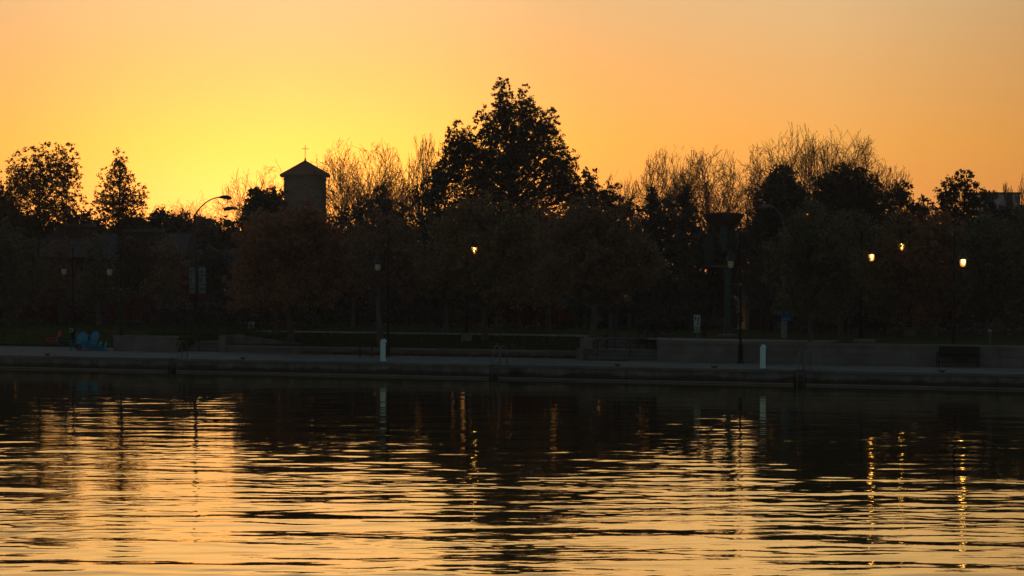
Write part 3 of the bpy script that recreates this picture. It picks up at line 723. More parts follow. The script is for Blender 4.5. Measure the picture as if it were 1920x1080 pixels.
# ------------------------------------------------------------------ sculpture
def sculpture():
    Y = 119.0; b = ground(1364, Y); o = thing('park_sculpture', b, 'tall park sculpture with rusty bowl top and green patina leg behind the retaining wall', 'sculpture')
    def p(px, py, dy=0): v = at(px, py, Y) - b; return Vector((v.x, dy, v.z))
    zt = p(0, 500).z
    l = MB(); l.prism([p(1357, 632, -.15), p(1367, 632, -.15), p(1372, 500, -.15), p(1360, 500, -.15)], (0, .3, 0)); l.build('leg', 'verd', o, bevel=.03)
    c = p(1357, 400); rr = 38 / ppm(Y); sc_ = MB(); prof = [(rr * .22, -.95), (rr * .45, -.75), (rr * .78, -.45), (rr, -.12), (rr * .97, -.02), (rr * .6, .03), (rr * .1, .07)]
    sc_.lathe(prof, 28, (c.x, 0, c.z)); sc_.build('bowl', 'rust', o, smooth=True)
    def fin(cx, y0, y1, wpx, mt, dy, nm='fin'):
        pts = []
        for i in range(20):
            a = 2 * math.pi * i / 20; yy = (y0 + y1) / 2 + (y1 - y0) / 2 * math.cos(a); pts.append(p(cx + wpx / 2 * math.sin(a) * (1 - .25 * math.cos(a)), yy, dy))
        MB().prism(pts, (0, .08, 0)).build(nm, mt, o, bevel=.01)
    fin(1355, 408, 474, 13, 'verd', -.55); fin(1328, 438, 506, 19, 'olive', -.5); fin(1372, 424, 500, 15, 'olive', -.2)
    MB().tube([p(1315, 425, -.1), p(1310, 455, -.1), p(1312, 500, -.1), p(1322, 500, -.1)], .05, 8).build('hoop', 'olive', o, smooth=True)
    MB().obox(p(1326, 499, -.1), p(1374, 499, -.1), .14, .09).build('cross_bar', 'stone', o)
    MB().prism([p(1364, 500, 0), p(1374, 500, 0), p(1378, 428, 0), p(1364, 428, 0)], (0, .12, 0)).build('back_plate', 'olive', o)
    MB().lathe([(.5, -.05), (.5, .1), (.3, .14)], 16).build('base', 'stone', o)
sculpture()
# ------------------------------------------------------------------ bell tower
def tower():
    Y = 300; ctr = at(572.5, 475, Y); zb = -.5; k = 1 / ppm(Y)
    o = thing('bell_tower', (ctr.x, Y, zb), 'square stone bell tower with a low pyramid roof and a cross against the glow', 'bell tower', R(4))
    hw = 41.5 * k / (math.cos(R(4)) + math.sin(R(4))) * 1.0; ze = at(0, 330, Y).z - zb; za = at(0, 300, Y).z - zb
    MB().box((-hw, -hw, 0), (hw, hw, ze)).build('wall', 'stone', o)
    MB().box((-hw - .06, -hw - .06, ze - .55), (hw + .06, hw + .06, ze - .35)).build('cornice', 'stone', o)
    e = 49.5 * k / (math.cos(R(4)) + math.sin(R(4)))
    r_ = MB().add([(-e, -e, ze - .1), (e, -e, ze - .1), (e, e, ze - .1), (-e, e, ze - .1), (-e, -e, ze + .12), (e, -e, ze + .12), (e, e, ze + .12), (-e, e, ze + .12), (0, 0, za)],
                  [(3, 2, 1, 0), (0, 1, 5, 4), (1, 2, 6, 5), (2, 3, 7, 6), (3, 0, 4, 7), (4, 5, 8), (5, 6, 8), (6, 7, 8), (7, 4, 8)]).build('roof', 'roofb', o)
    c = MB(); zc = at(0, 272, Y).z - zb; c.box((-.035, -.035, za - .15), (.035, .035, zc)); c.box((-.42, -.03, zc - .50), (.42, .03, zc - .43)); c.lathe([(.14, za - .12), (.1, za + .12), (.05, za + .3)], 10); c.build('cross', 'black', o)
    # faded louvre opening on the front
    f = MB().box((-1.1, -hw - .04, ze - 3.6), (1.1, -hw + .02, ze - 1.3)).build('louvre', 'stone', o)
tower()
# far flat roofed blocks
def block(x0, x1, ytop, Y, dep, label, parts=True):
    a = at(x0, ytop, Y); b = at(x1, ytop, Y); zb = -.5; h = a.z - zb; wd = b.x - a.x
    o = thing('office_block', (a.x, Y, zb), label, 'building', R(-3))
    MB().box((0, 0, 0), (wd, dep, h - .3)).build('wall', 'bldg', o)
    MB().box((-.15, -.15, h - .3), (wd + .15, dep + .15, h)).build('roof', 'roof', o)
    n = max(2, int(wd / 2.2))
    for r_ in range(3):
        for i in range(n): MB().box((wd * (i + .25) / n, -.05, h - 3.6 - r_ * 3.2), (wd * (i + .75) / n, .02, h - 2.3 - r_ * 3.2)).build('window', 'win', o)
block(1842, 1912, 360.5, 330, 9, 'plain grey flat roofed block above the trees at the far right')
block(1913, 1990, 386, 335, 9, 'lower dark flat roofed block at the right edge of the frame')
# ------------------------------------------------------------------ houses
def house(x0, x1, yridge, yeave, ybase, Y, label, mwall='brick', gable=None, chim=(), porch=None, wins=()):
    a = at(x0, ybase, Y); b = at(x1, ybase, Y); wd = b.x - a.x; o = thing('brick_house', a, label, 'house')
    he = at(0, yeave, Y).z - a.z; hr = at(0, yridge, Y).z - a.z; dp = 8.0; k = 1 / ppm(Y)
    MB().box((0, 0, -.6), (wd, dp, he)).build('wall', mwall, o)
    r_ = MB().add([(-.4, -.45, he - .15), (wd + .4, -.45, he - .15), (wd + .4, dp + .45, he - .15), (-.4, dp + .45, he - .15), (-.4, dp / 2, hr), (wd + .4, dp / 2, hr)],
                  [(3, 2, 1, 0), (0, 1, 5, 4), (2, 3, 4, 5), (1, 2, 5), (3, 0, 4)]).build('roof', 'roof', o)
    for cx, cy, cw in chim:
        xx = (cx - x0) * k; zt = at(0, cy, Y).z - a.z
        c = MB().box((xx - cw / 2, dp * .4, he), (xx + cw / 2, dp * .4 + .8, zt)).build('chimney', 'brick', r_)
        MB().box((xx - cw / 2 - .08, dp * .4 - .08, zt - .22), (xx + cw / 2 + .08, dp * .4 + .88, zt - .02)).build('cap', 'trim', c)
        MB().lathe([(.16, zt - .02), (.13, zt + .5), (.17, zt + .52), (.17, zt + .62)], 10, (xx, dp * .4 + .4, 0)).build('chimney_pot', 'roof', c)
    if gable:
        gx0, gx1, gyt, gyb = gable; g0, g1 = (gx0 - x0) * k, (gx1 - x0) * k; zt = at(0, gyt, Y).z - a.z; zb = at(0, gyb, Y).z - a.z; gm = (g0 + g1) / 2
        MB().prism([(g0, -.9, -.5), (g1, -.9, -.5), (g1, -.9, zb), (gm, -.9, zt), (g0, -.9, zb)], (0, 1.5, 0)).build('gable', mwall, o)
        MB().obox((g0 - .15, -1.0, zb - .1), (gm, -1.0, zt + .08), .22, .16).build('barge_board', 'trim', o); MB().obox((gm, -1.0, zt + .08), (g1 + .15, -1.0, zb - .1), .22, .16).build('barge_board', 'trim', o)
    for wx, wy, ww_, wh in wins:
        xx = (wx - x0) * k; zz = at(0, wy, Y).z - a.z
        yf = -.9 if gable and gable[0] < wx < gable[1] else 0
        f = MB().box((xx - ww_ / 2 - .08, yf - .06, zz - wh / 2 - .08), (xx + ww_ / 2 + .08, yf + .02, zz + wh / 2 + .08)).build('window', 'trim', o)
        MB().box((xx - ww_ / 2, yf - .08, zz - wh / 2), (xx - .03, yf - .058, zz + wh / 2)).build('pane', 'win', f); MB().box((xx + .03, yf - .08, zz - wh / 2), (xx + ww_ / 2, yf - .058, zz + wh / 2)).build('pane', 'win', f)
    if porch:
        p0, p1, py = porch; xa, xb = (p0 - x0) * k, (p1 - x0) * k; zp = at(0, py, Y).z - a.z
        MB().box((xa - .2, -2.4, zp), (xb + .2, -.01, zp + .22)).build('porch_roof', 'trim', o)
        for i in range(4): x = lerp(xa, xb, i / 3); MB().box((x - .09, -2.3, -.6), (x + .09, -2.12, zp)).build('porch_column', 'trim', o)
        MB().box((xa, -2.28, .0), (xb, -2.2, .5)).build('porch_rail', 'trim', o)
    return o
house(60, 205, 437, 478, 604, 160, 'dark brick house with a wide chimney behind the left lawn', chim=((126, 418, 2.4),), wins=((85, 520, 1.1, 1.5), (115, 520, 1.1, 1.5), (165, 520, 1.1, 1.5), (85, 575, 1.1, 1.5)), porch=(60, 100, 592))
house(208, 335, 436, 480, 606, 163, 'brick house with a white edged front gable and stone chimney behind the planter', chim=((255, 428, 2.6),), gable=(222, 272, 446, 470), wins=((247, 500, 1.3, 1.6), (300, 520, 1.1, 1.5)), porch=(225, 275, 585))
house(338, 440, 468, 500, 612, 165, 'brick house with a pale columned porch behind the banner pole', chim=(), gable=(372, 420, 462, 492), wins=((392, 520, 1.2, 1.5),), porch=(360, 412, 572))
house(1398, 1458, 545, 562, 628, 150, 'low tan brick building with an arched doorway left of the blue signs', mwall='brickt', gable=(1403, 1446, 535, 556), wins=((1424, 602, 1.5, 1.5),))
# pavilion
def pavilion():
    Y = 145; x0, x1 = 1058, 1240; a = at(x0, 622, Y); k = 1 / ppm(Y); wd = (x1 - x0) * k; h = at(0, 578, Y).z - a.z
    o = thing('pavilion', a, 'open park pavilion with pale columns and a dark roof behind the broad stairs', 'pavilion')
    MB().prism([(-.5, -.6, h), (wd + .5, -.6, h), (wd * .8, -.6, h + 1.2), (wd * .2, -.6, h + 1.2)], (0, 7, 0)).build('roof', 'roof', o)
    MB().box((0, -.2, h - .3), (wd, 5.8, h - .002)).build('beam', 'roofb', o)
    for px in (1082, 1097, 1145, 1155, 1180, 1196): x = (px - x0) * k; MB().box((x - .13, -.15, -.6), (x + .13, .11, h - .3)).build('column', 'pole', o)
    MB().box(((1118 - x0) * k, -.05, -.3), ((1150 - x0) * k, .1, .12)).build('low_wall', 'trim', o)
    MB().box((0, 5.5, -.6), (wd, 5.8, h - .3)).build('back_wall', 'brick', o)
    MB().box((-.2, -.5, -.6), (wd + .2, 6, -.1)).build('floor', 'step', o)
pavilion()
# ------------------------------------------------------------------ trees
def segs(P0, P1, R0, R1, k):
    P0, P1 = np.asarray(P0, float), np.asarray(P1, float); R0 = np.asarray(R0, float)[:, None]; R1 = np.asarray(R1, float)[:, None]
    d = P1 - P0; ln_ = np.linalg.norm(d, axis=1)[:, None] + 1e-9; d = d / ln_
    ref = np.where(np.abs(d[:, 2:3]) > .9, np.array([[1., 0, 0]]), np.array([[0, 0, 1.]]))
    a = np.cross(d, ref); a /= np.linalg.norm(a, axis=1)[:, None]; b = np.cross(d, a); n = len(P0); V = []
    for i in range(k):
        t = 2 * math.pi * i / k; u = a * math.cos(t) + b * math.sin(t); V.append(P0 + u * R0 - d * R0 * .2); V.append(P1 + u * R1 + d * R1 * .2)
    V = np.stack(V, 1).reshape(-1, 3); base = (np.arange(n) * 2 * k)[:, None]
    F = [np.concatenate([base + 2 * i, base + 2 * ((i + 1) % k), base + 2 * ((i + 1) % k) + 1, base + 2 * i + 1], 1) for i in range(k)]
    return V, np.stack(F, 1).reshape(-1, 4)
def merge(parts):
    V = []; F = []; o = 0
    for v, f in parts: V.append(v); F.append(f + o); o += len(v)
    return np.vstack(V), np.vstack(F)
def leaves_mesh(C, rad, per, size, rng, squash=.8):
    n = len(C) * per; c = np.repeat(C, per, 0); r = np.repeat(rad, per)[:, None]
    off = rng.normal(size=(n, 3)) * .5; off[:, 2] *= squash; P = c + off * r
    u = rng.normal(size=(n, 3)); u /= np.linalg.norm(u, axis=1)[:, None]; v = rng.normal(size=(n, 3)); v -= (v * u).sum(1)[:, None] * u; v /= np.linalg.norm(v, axis=1)[:, None]
    s_ = (size * rng.uniform(.6, 1.35, n))[:, None]
    V = np.stack([P - u * s_, P - v * s_ * .55, P + u * s_, P + v * s_ * .55], 1).reshape(-1, 3)
    return V, np.arange(4 * n).reshape(n, 4)
TI = [0]
def leafy(px, Y, lobes, lm, label, name='broadleaf_tree', leaf_px=3.2, dens=1.0, cl_px=13, gap=.0, trunk_px=None, bark='bark', lean=0, spikes=0, cat='tree', per=26, group=None, limb=1.0):
    """lobes: (cx, cy, rx, ry) in photo pixels, placed round the trunk at distance Y with equal depth"""
    TI[0] += 1; rng = np.random.default_rng(100 + TI[0]); k = 1 / ppm(Y); b = ground(px, Y)
    o = thing(name, b, label, cat, 0, group)
    C = []; LB = []
    for cx, cy, rx, ry in lobes:
        ctr = np.array(at(cx, cy, Y) - b); ctr[1] += rng.normal() * rx * k * .25; RX, RZ = rx * k, ry * k; RY = max(RX * .85, min(RX, 1.0)); LB.append((ctr, RX, RZ))
        n = max(6, int(dens * .55 * (rx * ry) ** 1.0 / (cl_px * cl_px) * 14))
        d = rng.normal(size=(n, 3)); d /= np.linalg.norm(d, axis=1)[:, None]; rr = rng.random(n) ** .42
        rr = rr * (1 + .16 * rng.normal(size=n))
        C.append(ctr + d * rr[:, None] * np.array([RX, RY, RZ]))
        if spikes:
            m_ = int(spikes * rx / 4); xx = rng.uniform(-.95, .95, m_); top = np.sqrt(1 - xx ** 2)
            C.append(ctr + np.stack([xx * RX, rng.normal(size=m_) * RY * .3, top * RZ + rng.random(m_) * 9 * k], 1))
    C = np.vstack(C); keep = rng.random(len(C)) > gap; C = C[keep]
    lo = .35; C = C[C[:, 2] > lo]
    rad = cl_px * k * rng.uniform(.55, 1.25, len(C))
    np_mesh('crown', *leaves_mesh(C, rad, per, leaf_px * k, rng), lm, o)
    # trunk and limbs
    zmax = max(c[2] + rz for c, rx, rz in LB); zmin = min(c[2] - rz for c, rx, rz in LB); tr = (trunk_px or 5) * k
    main = np.mean([c for c, _, _ in LB], 0); ftop = lerp(zmin, zmax, .72)
    n = 12; zs = np.linspace(-.15, ftop, n); fr = np.clip(zs / ftop, 0, 1)
    tx = main[0] * .75 * fr ** 1.6 + lean * k * fr * (1 - fr) * 4 + np.cumsum(rng.normal(0, .02, n)); ty = np.cumsum(rng.normal(0, .02, n)); TR = np.stack([tx, ty, zs], 1)
    rad_t = tr * (1 - .78 * fr) * .5 + .01; rad_t[0] *= 1.35
    parts = [segs(TR[:-1], TR[1:], rad_t[:-1], rad_t[1:], 8)]
    A0 = []; A1 = []; B0 = []; B1 = []
    idx = rng.permutation(len(C))[:int(min(len(C), 90 * limb))]
    for i in idx:
        c = C[i]; h = max(zmin * .85, .9) ; z0 = np.clip(c[2] - .55 * math.hypot(c[0] - main[0] * .5, c[1]) - .3, h, ftop * .96)
        s0 = np.array([np.interp(z0, zs, tx), np.interp(z0, zs, ty), z0]); mid = lerp(s0, c, .5) + np.array([0, 0, .12 * np.linalg.norm(c - s0)]) + rng.normal(0, .1, 3)
        r0 = max(.018, tr * .13 * (1 - .4 * z0 / ftop))
        pts = [s0, lerp(s0, mid, .55) + rng.normal(0, .05, 3), mid, lerp(mid, c, .6) + rng.normal(0, .07, 3), c]
        for j in range(4): A0.append(pts[j]); A1.append(pts[j + 1]); B0.append(r0 * (1 - .22 * j)); B1.append(r0 * (1 - .22 * (j + 1)))
    if A0: parts.append(segs(A0, A1, B0, B1, 4))
    np_mesh('trunk', *merge(parts), bark, o)
    return o
def conifer(px, Y, top, bot, halfw, label, lm='ever', name='conifer_tree', cols=None):
    TI[0] += 1; rng = np.random.default_rng(300 + TI[0]); k = 1 / ppm(Y); b = ground(px, Y); o = thing(name, b, label, 'tree')
    zt = at(0, top, Y).z - b.z; zb = max(.3, at(0, bot, Y).z - b.z); n = int((zt - zb) * 26 * max(1, halfw * k / 2.2)); C = []
    for i in range(n):
        f = rng.random() ** 1.25; z = lerp(zb, zt, f); w_ = halfw * k * ((1 - f) ** .62 * (.82 + .3 * math.sin(z * 5.1)) + .03); a = rng.random() * 6.283; r = w_ * rng.random() ** .45 * rng.uniform(.8, 1.15)
        C.append((r * math.cos(a), r * math.sin(a), z - .16 * r))
    C = np.array(C); V, F = leaves_mesh(C, np.full(len(C), 7.5 * k), 26, 2.6 * k, rng, .7); np_mesh('crown', V, F, lm, o)
    zs = np.linspace(-.1, zt * .98, 8); P = np.stack([zs * 0, zs * 0, zs], 1); r_ = np.linspace(.22, .03, 8); parts = [segs(P[:-1], P[1:], r_[:-1], r_[1:], 7)]
    idx = rng.permutation(len(C))[:60]; parts.append(segs([(0, 0, C[i][2] + .3) for i in idx], [tuple(C[i]) for i in idx], [.04] * len(idx), [.012] * len(idx), 3)); np_mesh('trunk', *merge(parts), 'barkd', o)
def bare(px, Y, x0, x1, top, label, limb0=None, name='bare_tree', dens=1.0, seed=0, tr=.3, forks=6, twig=.011, upright=.5):
    """leafless tree fitted to photo columns x0..x1 and to the height of row top"""
    TI[0] += 1; rng = random.Random(500 + TI[0] * 7 + seed); k = 1 / ppm(Y); b = ground(px, Y); o = thing(name, b, label, 'tree', 0)
    S = []      # (p0, p1, r0, r1, level)
    def grow(p, d, ln_, r, lev):
        n = 4 if lev < 4 else 3; st_ = ln_ / n; pts = [p]
        for i in range(n):
            w_ = .12 + .045 * lev; d = (d + Vector((rng.gauss(0, w_), rng.gauss(0, w_), rng.gauss(0, .08) + .05 * upright))).normalized(); q = p + d * st_
            r1 = r * (1 - .55 * (i + 1) / n) if lev else r * (1 - .35 * (i + 1) / n); S.append((p, q, max(r * (1 - .55 * i / n), twig), max(r1, twig), lev)); p = q; pts.append((p, d, r1))
        if lev >= 5: return
        nc = [forks + 1, 5, 5, 3, 2][lev]
        for c in range(nc):
            f = rng.uniform(.3, 1.0) if lev else rng.uniform(.3, .95); i = min(n - 1, int(f * n)); pp, dd, rr = pts[i + 1]
            if i >= 1 and lev: pp = pp - dd * st_ * rng.random() * .8
            ang = rng.uniform(.35, .75) if lev else rng.uniform(.2, .75); ax = Vector((rng.gauss(0, 1), rng.gauss(0, 1), rng.gauss(0, 1))); ax = (ax - dd * ax.dot(dd)).normalized()
            nd_ = (dd * math.cos(ang) + ax * math.sin(ang)).normalized()
            grow(pp, nd_, ln_ * (rng.uniform(.55, .75) if lev else rng.uniform(.7, .95)), max(rr * .70, twig), lev + 1)
    grow(Vector((0, 0, -.1)), Vector((0, 0, 1)), 5.0, tr, 0)
    P0 = np.array([s_[0] for s_ in S]); P1 = np.array([s_[1] for s_ in S]); R0 = np.array([s_[2] for s_ in S]); R1 = np.array([s_[3] for s_ in S]); lv = np.array([s_[4] for s_ in S])
    wpx = (x1 - x0) * .14; ax0 = at(x0 - wpx, 475, Y).x - b.x; ax1 = at(x1 + wpx, 475, Y).x - b.x; zt = at(0, top, Y).z - b.z
    lo, hi = np.percentile(P1[:, 0], 1.0), np.percentile(P1[:, 0], 99.0); sx = (ax1 - ax0) / (hi - lo); zm = np.percentile(P1[:, 2], 99.0); sz = zt / zm; print('bare', px, round(sx, 2), round(sz, 2), len(S))
    for P in (P0, P1):
        P[:, 0] = P[:, 0] * sx + ((ax0 + ax1) / 2 - (lo + hi) / 2 * sx) * np.clip(P[:, 2] / 3.5, 0, 1) * 1.0; P[:, 1] *= sx
    P0[:, 2] *= sz; P1[:, 2] *= sz
    W_ = (ax1 - ax0) / 2; xc = (ax0 + ax1) / 2
    rn = np.random.default_rng(TI[0]); kx = (P1[:, 0] - xc) / W_; lim = zt * (1.02 - .27 * np.clip(np.abs(kx), 0, 1.2) ** 2 + .03 * np.sin(kx * 9 + TI[0]) + .02 * np.sin(kx * 23))
    kp = (np.maximum(P0[:, 2], P1[:, 2]) < lim * (1 + rn.normal(0, .012, len(lim)))) & (np.abs(kx) < 1.25) | (lv <= 1); P0, P1, R0, R1, lv = P0[kp], P1[kp], R0[kp], R1[kp], lv[kp]
    t_ = lv <= 1; np_mesh('trunk', *segs(P0[t_], P1[t_], R0[t_], R1[t_], 7), 'barkd', o); c_ = ~t_; np_mesh('crown', *segs(P0[c_], P1[c_], R0[c_], R1[c_], 3), 'twig', o)
# --- skyline trees far behind
leafy(70, 146, [(55, 335, 38, 52), (95, 330, 36, 55), (126, 325, 24, 48), (28, 370, 32, 48), (110, 385, 48, 34), (70, 415, 80, 26)], 'autumn', 'broad leafy tree with ragged top at the far left skyline', leaf_px=1.8, cl_px=4.2, dens=.42, gap=.06, spikes=2.6, per=15, bark='barkd', trunk_px=7, limb=2.5)
leafy(-12, 150, [(-15, 395, 32, 50), (5, 400, 20, 35), (20, 430, 40, 40)], 'deep', 'dark leafy tree cut by the left edge of the frame', leaf_px=3.2, cl_px=10, dens=1.2, spikes=.5, bark='barkd')
leafy(222, 146, [(223, 312, 17, 26), (218, 345, 34, 32), (250, 372, 30, 24), (200, 378, 30, 28), (226, 402, 54, 28)], 'autumn', 'cone shaped leafy tree standing alone left of the sunset glow', leaf_px=1.7, cl_px=3.9, dens=.42, gap=.06, spikes=2.2, per=13, bark='barkd', trunk_px=5, limb=2)
CT = [(942, 195, 20, 42), (985, 205, 18, 38), (925, 240, 38, 38), (975, 245, 50, 45), (1020, 245, 30, 40), (1005, 290, 60, 45), (950, 310, 60, 50), (900, 300, 36, 40), (862, 268, 24, 34), (850, 315, 28, 30), (1050, 312, 34, 34), (1040, 350, 46, 38), (980, 370, 70, 40), (900, 365, 55, 36), (852, 292, 28, 36), (835, 340, 36, 32), (1062, 345, 30, 34), (805, 372, 32, 24), (1085, 375, 34, 24), (882, 282, 18, 28), (872, 392, 44, 26), (900, 335, 40, 30)]
leafy(965, 143, CT, 'deep', 'tallest tree on the skyline, broad dense crown with a pointed top', leaf_px=2.0, cl_px=4.6, dens=.52, gap=.04, spikes=2.4, per=17, bark='barkd', trunk_px=13, limb=4)
conifer(822, 141, 318, 600, 72, 'dark spiky conifer at the left foot of the tallest tree')
leafy(1105, 150, [(1108, 345, 17, 24), (1140, 375, 32, 24), (1095, 380, 34, 28), (1170, 395, 26, 20), (1120, 415, 60, 30)], 'deep', 'loose leafy tree between the tallest tree and the right hand bare trees', leaf_px=2.5, cl_px=5.5, dens=.45, gap=.1, per=20, spikes=1.6, bark='barkd')
conifer(1222, 140, 352, 615, 34, 'dark narrow conifer right of the broad stairs, left of a pair')
conifer(1285, 138, 350, 615, 40, 'dark narrow conifer beside the sculpture, right of a pair')
leafy(1255, 142, [(1255, 415, 62, 45), (1250, 480, 70, 60), (1260, 550, 60, 55)], 'ever', 'dense black evergreen between the two narrow conifers', leaf_px=3.4, cl_px=12, dens=.9, bark='barkd')
leafy(1468, 133, [(1466, 345, 26, 28), (1462, 380, 44, 36), (1500, 375, 20, 24), (1450, 420, 48, 40)], 'ever', 'dark rounded evergreen behind the pale road light', leaf_px=3.2, cl_px=8, dens=1.1, spikes=.8, bark='barkd')
leafy(1590, 127, [(1588, 350, 40, 32), (1560, 370, 36, 34), (1620, 375, 32, 36), (1590, 410, 70, 50)], 'deep', 'round topped dark green tree in front of the tall bare trees', leaf_px=3.2, cl_px=9, dens=1.25, spikes=.8, bark='barkd')
leafy(1688, 131, [(1688, 368, 24, 20), (1665, 385, 22, 20), (1725, 395, 24, 18), (1695, 420, 50, 30)], 'deep', 'small ragged leafy tree right of the round topped dark tree', leaf_px=2.5, cl_px=5.5, dens=.5, gap=.1, per=20, spikes=1.6, bark='barkd')
leafy(1800, 127, [(1805, 352, 25, 24), (1775, 370, 20, 22), (1828, 375, 20, 24), (1790, 395, 44, 26), (1855, 385, 14, 18)], 'deep', 'leafy tree with an open ragged top left of the far flat roofed block', leaf_px=2.6, cl_px=6, dens=.5, gap=.1, per=20, spikes=1.8, bark='barkd')
leafy(490, 172, [(484, 366, 12, 12), (480, 385, 22, 22), (512, 378, 22, 20), (500, 410, 48, 26)], 'ever', 'dark pointed evergreen left of the bell tower', leaf_px=3, cl_px=7, dens=1.1, spikes=.8, bark='barkd')
leafy(710, 175, [(716, 378, 20, 20), (695, 395, 28, 22), (650, 410, 30, 18), (745, 410, 34, 20)], 'deep', 'small dark leafy tree right of the bell tower', leaf_px=2.9, cl_px=5.5, dens=.5, gap=.1, per=13, spikes=1.4, bark='barkd')
bare(660, 215, 585, 762, 262, 'tall leafless tree just right of the bell tower', dens=1.3, forks=9, tr=.22, twig=.013)
bare(622, 312, 560, 700, 285, 'leafless tree partly behind the bell tower', dens=1.1, forks=8, tr=.2, twig=.013)
bare(470, 230, 415, 560, 310, 'faint leafless tree left of the bell tower', dens=1.0, forks=7, tr=.18, twig=.012)
bare(805, 200, 762, 852, 252, 'leafless tree at the left side of the tallest tree', dens=1.1, forks=7, tr=.2, twig=.012)
bare(735, 225, 690, 800, 300, 'small leafless tree between bell tower and tallest tree', dens=1.1, forks=7, tr=.18, twig=.012)
bare(400, 235, 330, 480, 362, 'low leafless tree behind the swan neck road light', dens=1.2, forks=8, tr=.15, twig=.012)
bare(335, 230, 270, 400, 372, 'low leafless scrub tree under the brightest glow', dens=1.2, forks=8, tr=.15, twig=.012)
bare(1165, 205, 1125, 1225, 318, 'slender leafless tree at the left end of the right hand bare row', dens=1.0, forks=7, tr=.16, twig=.012)
bare(1255, 195, 1190, 1325, 284, 'leafless tree above the pair of narrow conifers', dens=1.3, forks=9, tr=.2, twig=.012)
bare(1345, 195, 1270, 1415, 276, 'leafless tree above the rusty bowl sculpture', dens=1.3, forks=9, tr=.22, twig=.012)
bare(1425, 190, 1355, 1490, 275, 'leafless tree above the pale road light head', dens=1.3, forks=8, tr=.22, twig=.012)
bare(1490, 185, 1410, 1580, 240, 'tallest leafless tree in the right hand bare row', dens=1.3, forks=9, tr=.24, twig=.012)
bare(1560, 188, 1490, 1655, 243, 'tall wide leafless tree behind the round topped dark tree', dens=1.2, forks=8, tr=.24, twig=.012)
bare(1665, 195, 1610, 1725, 312, 'low leafless tree at the right end of the bare row', dens=1.1, forks=7, tr=.16, twig=.012)
bare(1885, 150, 1872, 1904, 338, 'thin leafless treetop in front of the far flat roofed block', dens=.4, forks=2, tr=.08, twig=.010)
bare(1935, 140, 1898, 1970, 325, 'leafless tree cut by the right edge of the frame', dens=.6, forks=2, tr=.12, twig=.012)
# --- dark belt of trees closing the park
belt = [(-20, 430, 'dense tree at the left edge behind the lawn'), (60, 415, 'dense dark tree behind the wide chimney house'), (150, 405, 'dense dark tree between the two left chimneys'), (235, 412, 'dense dark tree below the cone shaped tree'),
        (300, 402, 'dense dark tree right of the cone shaped tree'), (365, 412, 'dense dark tree behind the banner pole'), (430, 422, 'dense dark tree under the left reaching road light'), (505, 412, 'dense dark tree directly left below the bell tower'),
        (580, 424, 'dense dark tree across the foot of the bell tower'), (655, 424, 'dense dark tree right below the bell tower'), (735, 418, 'dense dark tree left of the spiky conifer'), (820, 400, 'dense dark tree below the spiky conifer'),
        (905, 395, 'dense dark tree left under the tallest tree'), (990, 395, 'dense dark tree right under the tallest tree'), (1075, 405, 'dense dark tree below the loose leafy tree'), (1160, 418, 'dense dark tree behind the pavilion roof'),
        (1330, 432, 'dense dark tree behind the sculpture'), (1400, 424, 'dense dark tree behind the tan brick building'), (1480, 415, 'dense dark tree behind the pale road light'), (1555, 410, 'dense dark tree left below the round topped tree'),
        (1635, 405, 'dense dark tree right below the round topped tree'), (1712, 410, 'dense dark tree behind the lamp on a plinth'), (1785, 408, 'dense dark tree behind the hooked lamp post'), (1860, 396, 'dense dark tree below the flat roofed block'), (1935, 398, 'dense dark tree at the right edge of the frame')]
for i, (px, top, lab) in enumerate(belt):
    r = random.Random(i); rx = r.uniform(48, 62)
    Yb = r.uniform(170, 175) if px < 250 else r.uniform(172, 177) if px < 450 else (r.uniform(150, 154) if px in (1075, 1160) else (162 if px == 1400 else r.uniform(139, 148)))
    leafy(px, Yb, [(px - 12, top + 34, rx * .7, 34), (px + 18, top + 44, rx * .7, 40), (px, top + 100, rx, 80), (px, top + 165, rx, 45)], r.choice(['hedge', 'deep', 'brown']), lab, name='background_tree', leaf_px=4.2, cl_px=12, dens=.9, spikes=.5, bark='barkd', per=26, limb=.3, group='dense trees closing the park')
bare(283, 146, 235, 345, 430, 'grey leafless tree in front of the gabled brick house', dens=1.0, forks=5, tr=.13, twig=.012)
leafy(112, 147, [(110, 470, 40, 40), (95, 520, 50, 40), (130, 540, 44, 34)], 'brown', 'sparse brown tree in front of the wide chimney house', leaf_px=2.6, cl_px=10, dens=.6, gap=.15, trunk_px=8, per=16)
leafy(408, 157, [(408, 486, 34, 24), (395, 515, 36, 34), (424, 540, 34, 30)], 'hedge', 'dark tree in front of the columned porch house, right of the banners', leaf_px=2.8, cl_px=9, dens=.7, gap=.06, trunk_px=8, per=20)
leafy(255, 158, [(250, 470, 44, 34), (262, 510, 50, 40), (235, 535, 40, 30)], 'hedge', 'dark tree half hiding the gabled brick house behind the planter', leaf_px=3, cl_px=10, dens=.6, gap=.15, trunk_px=8, per=18)
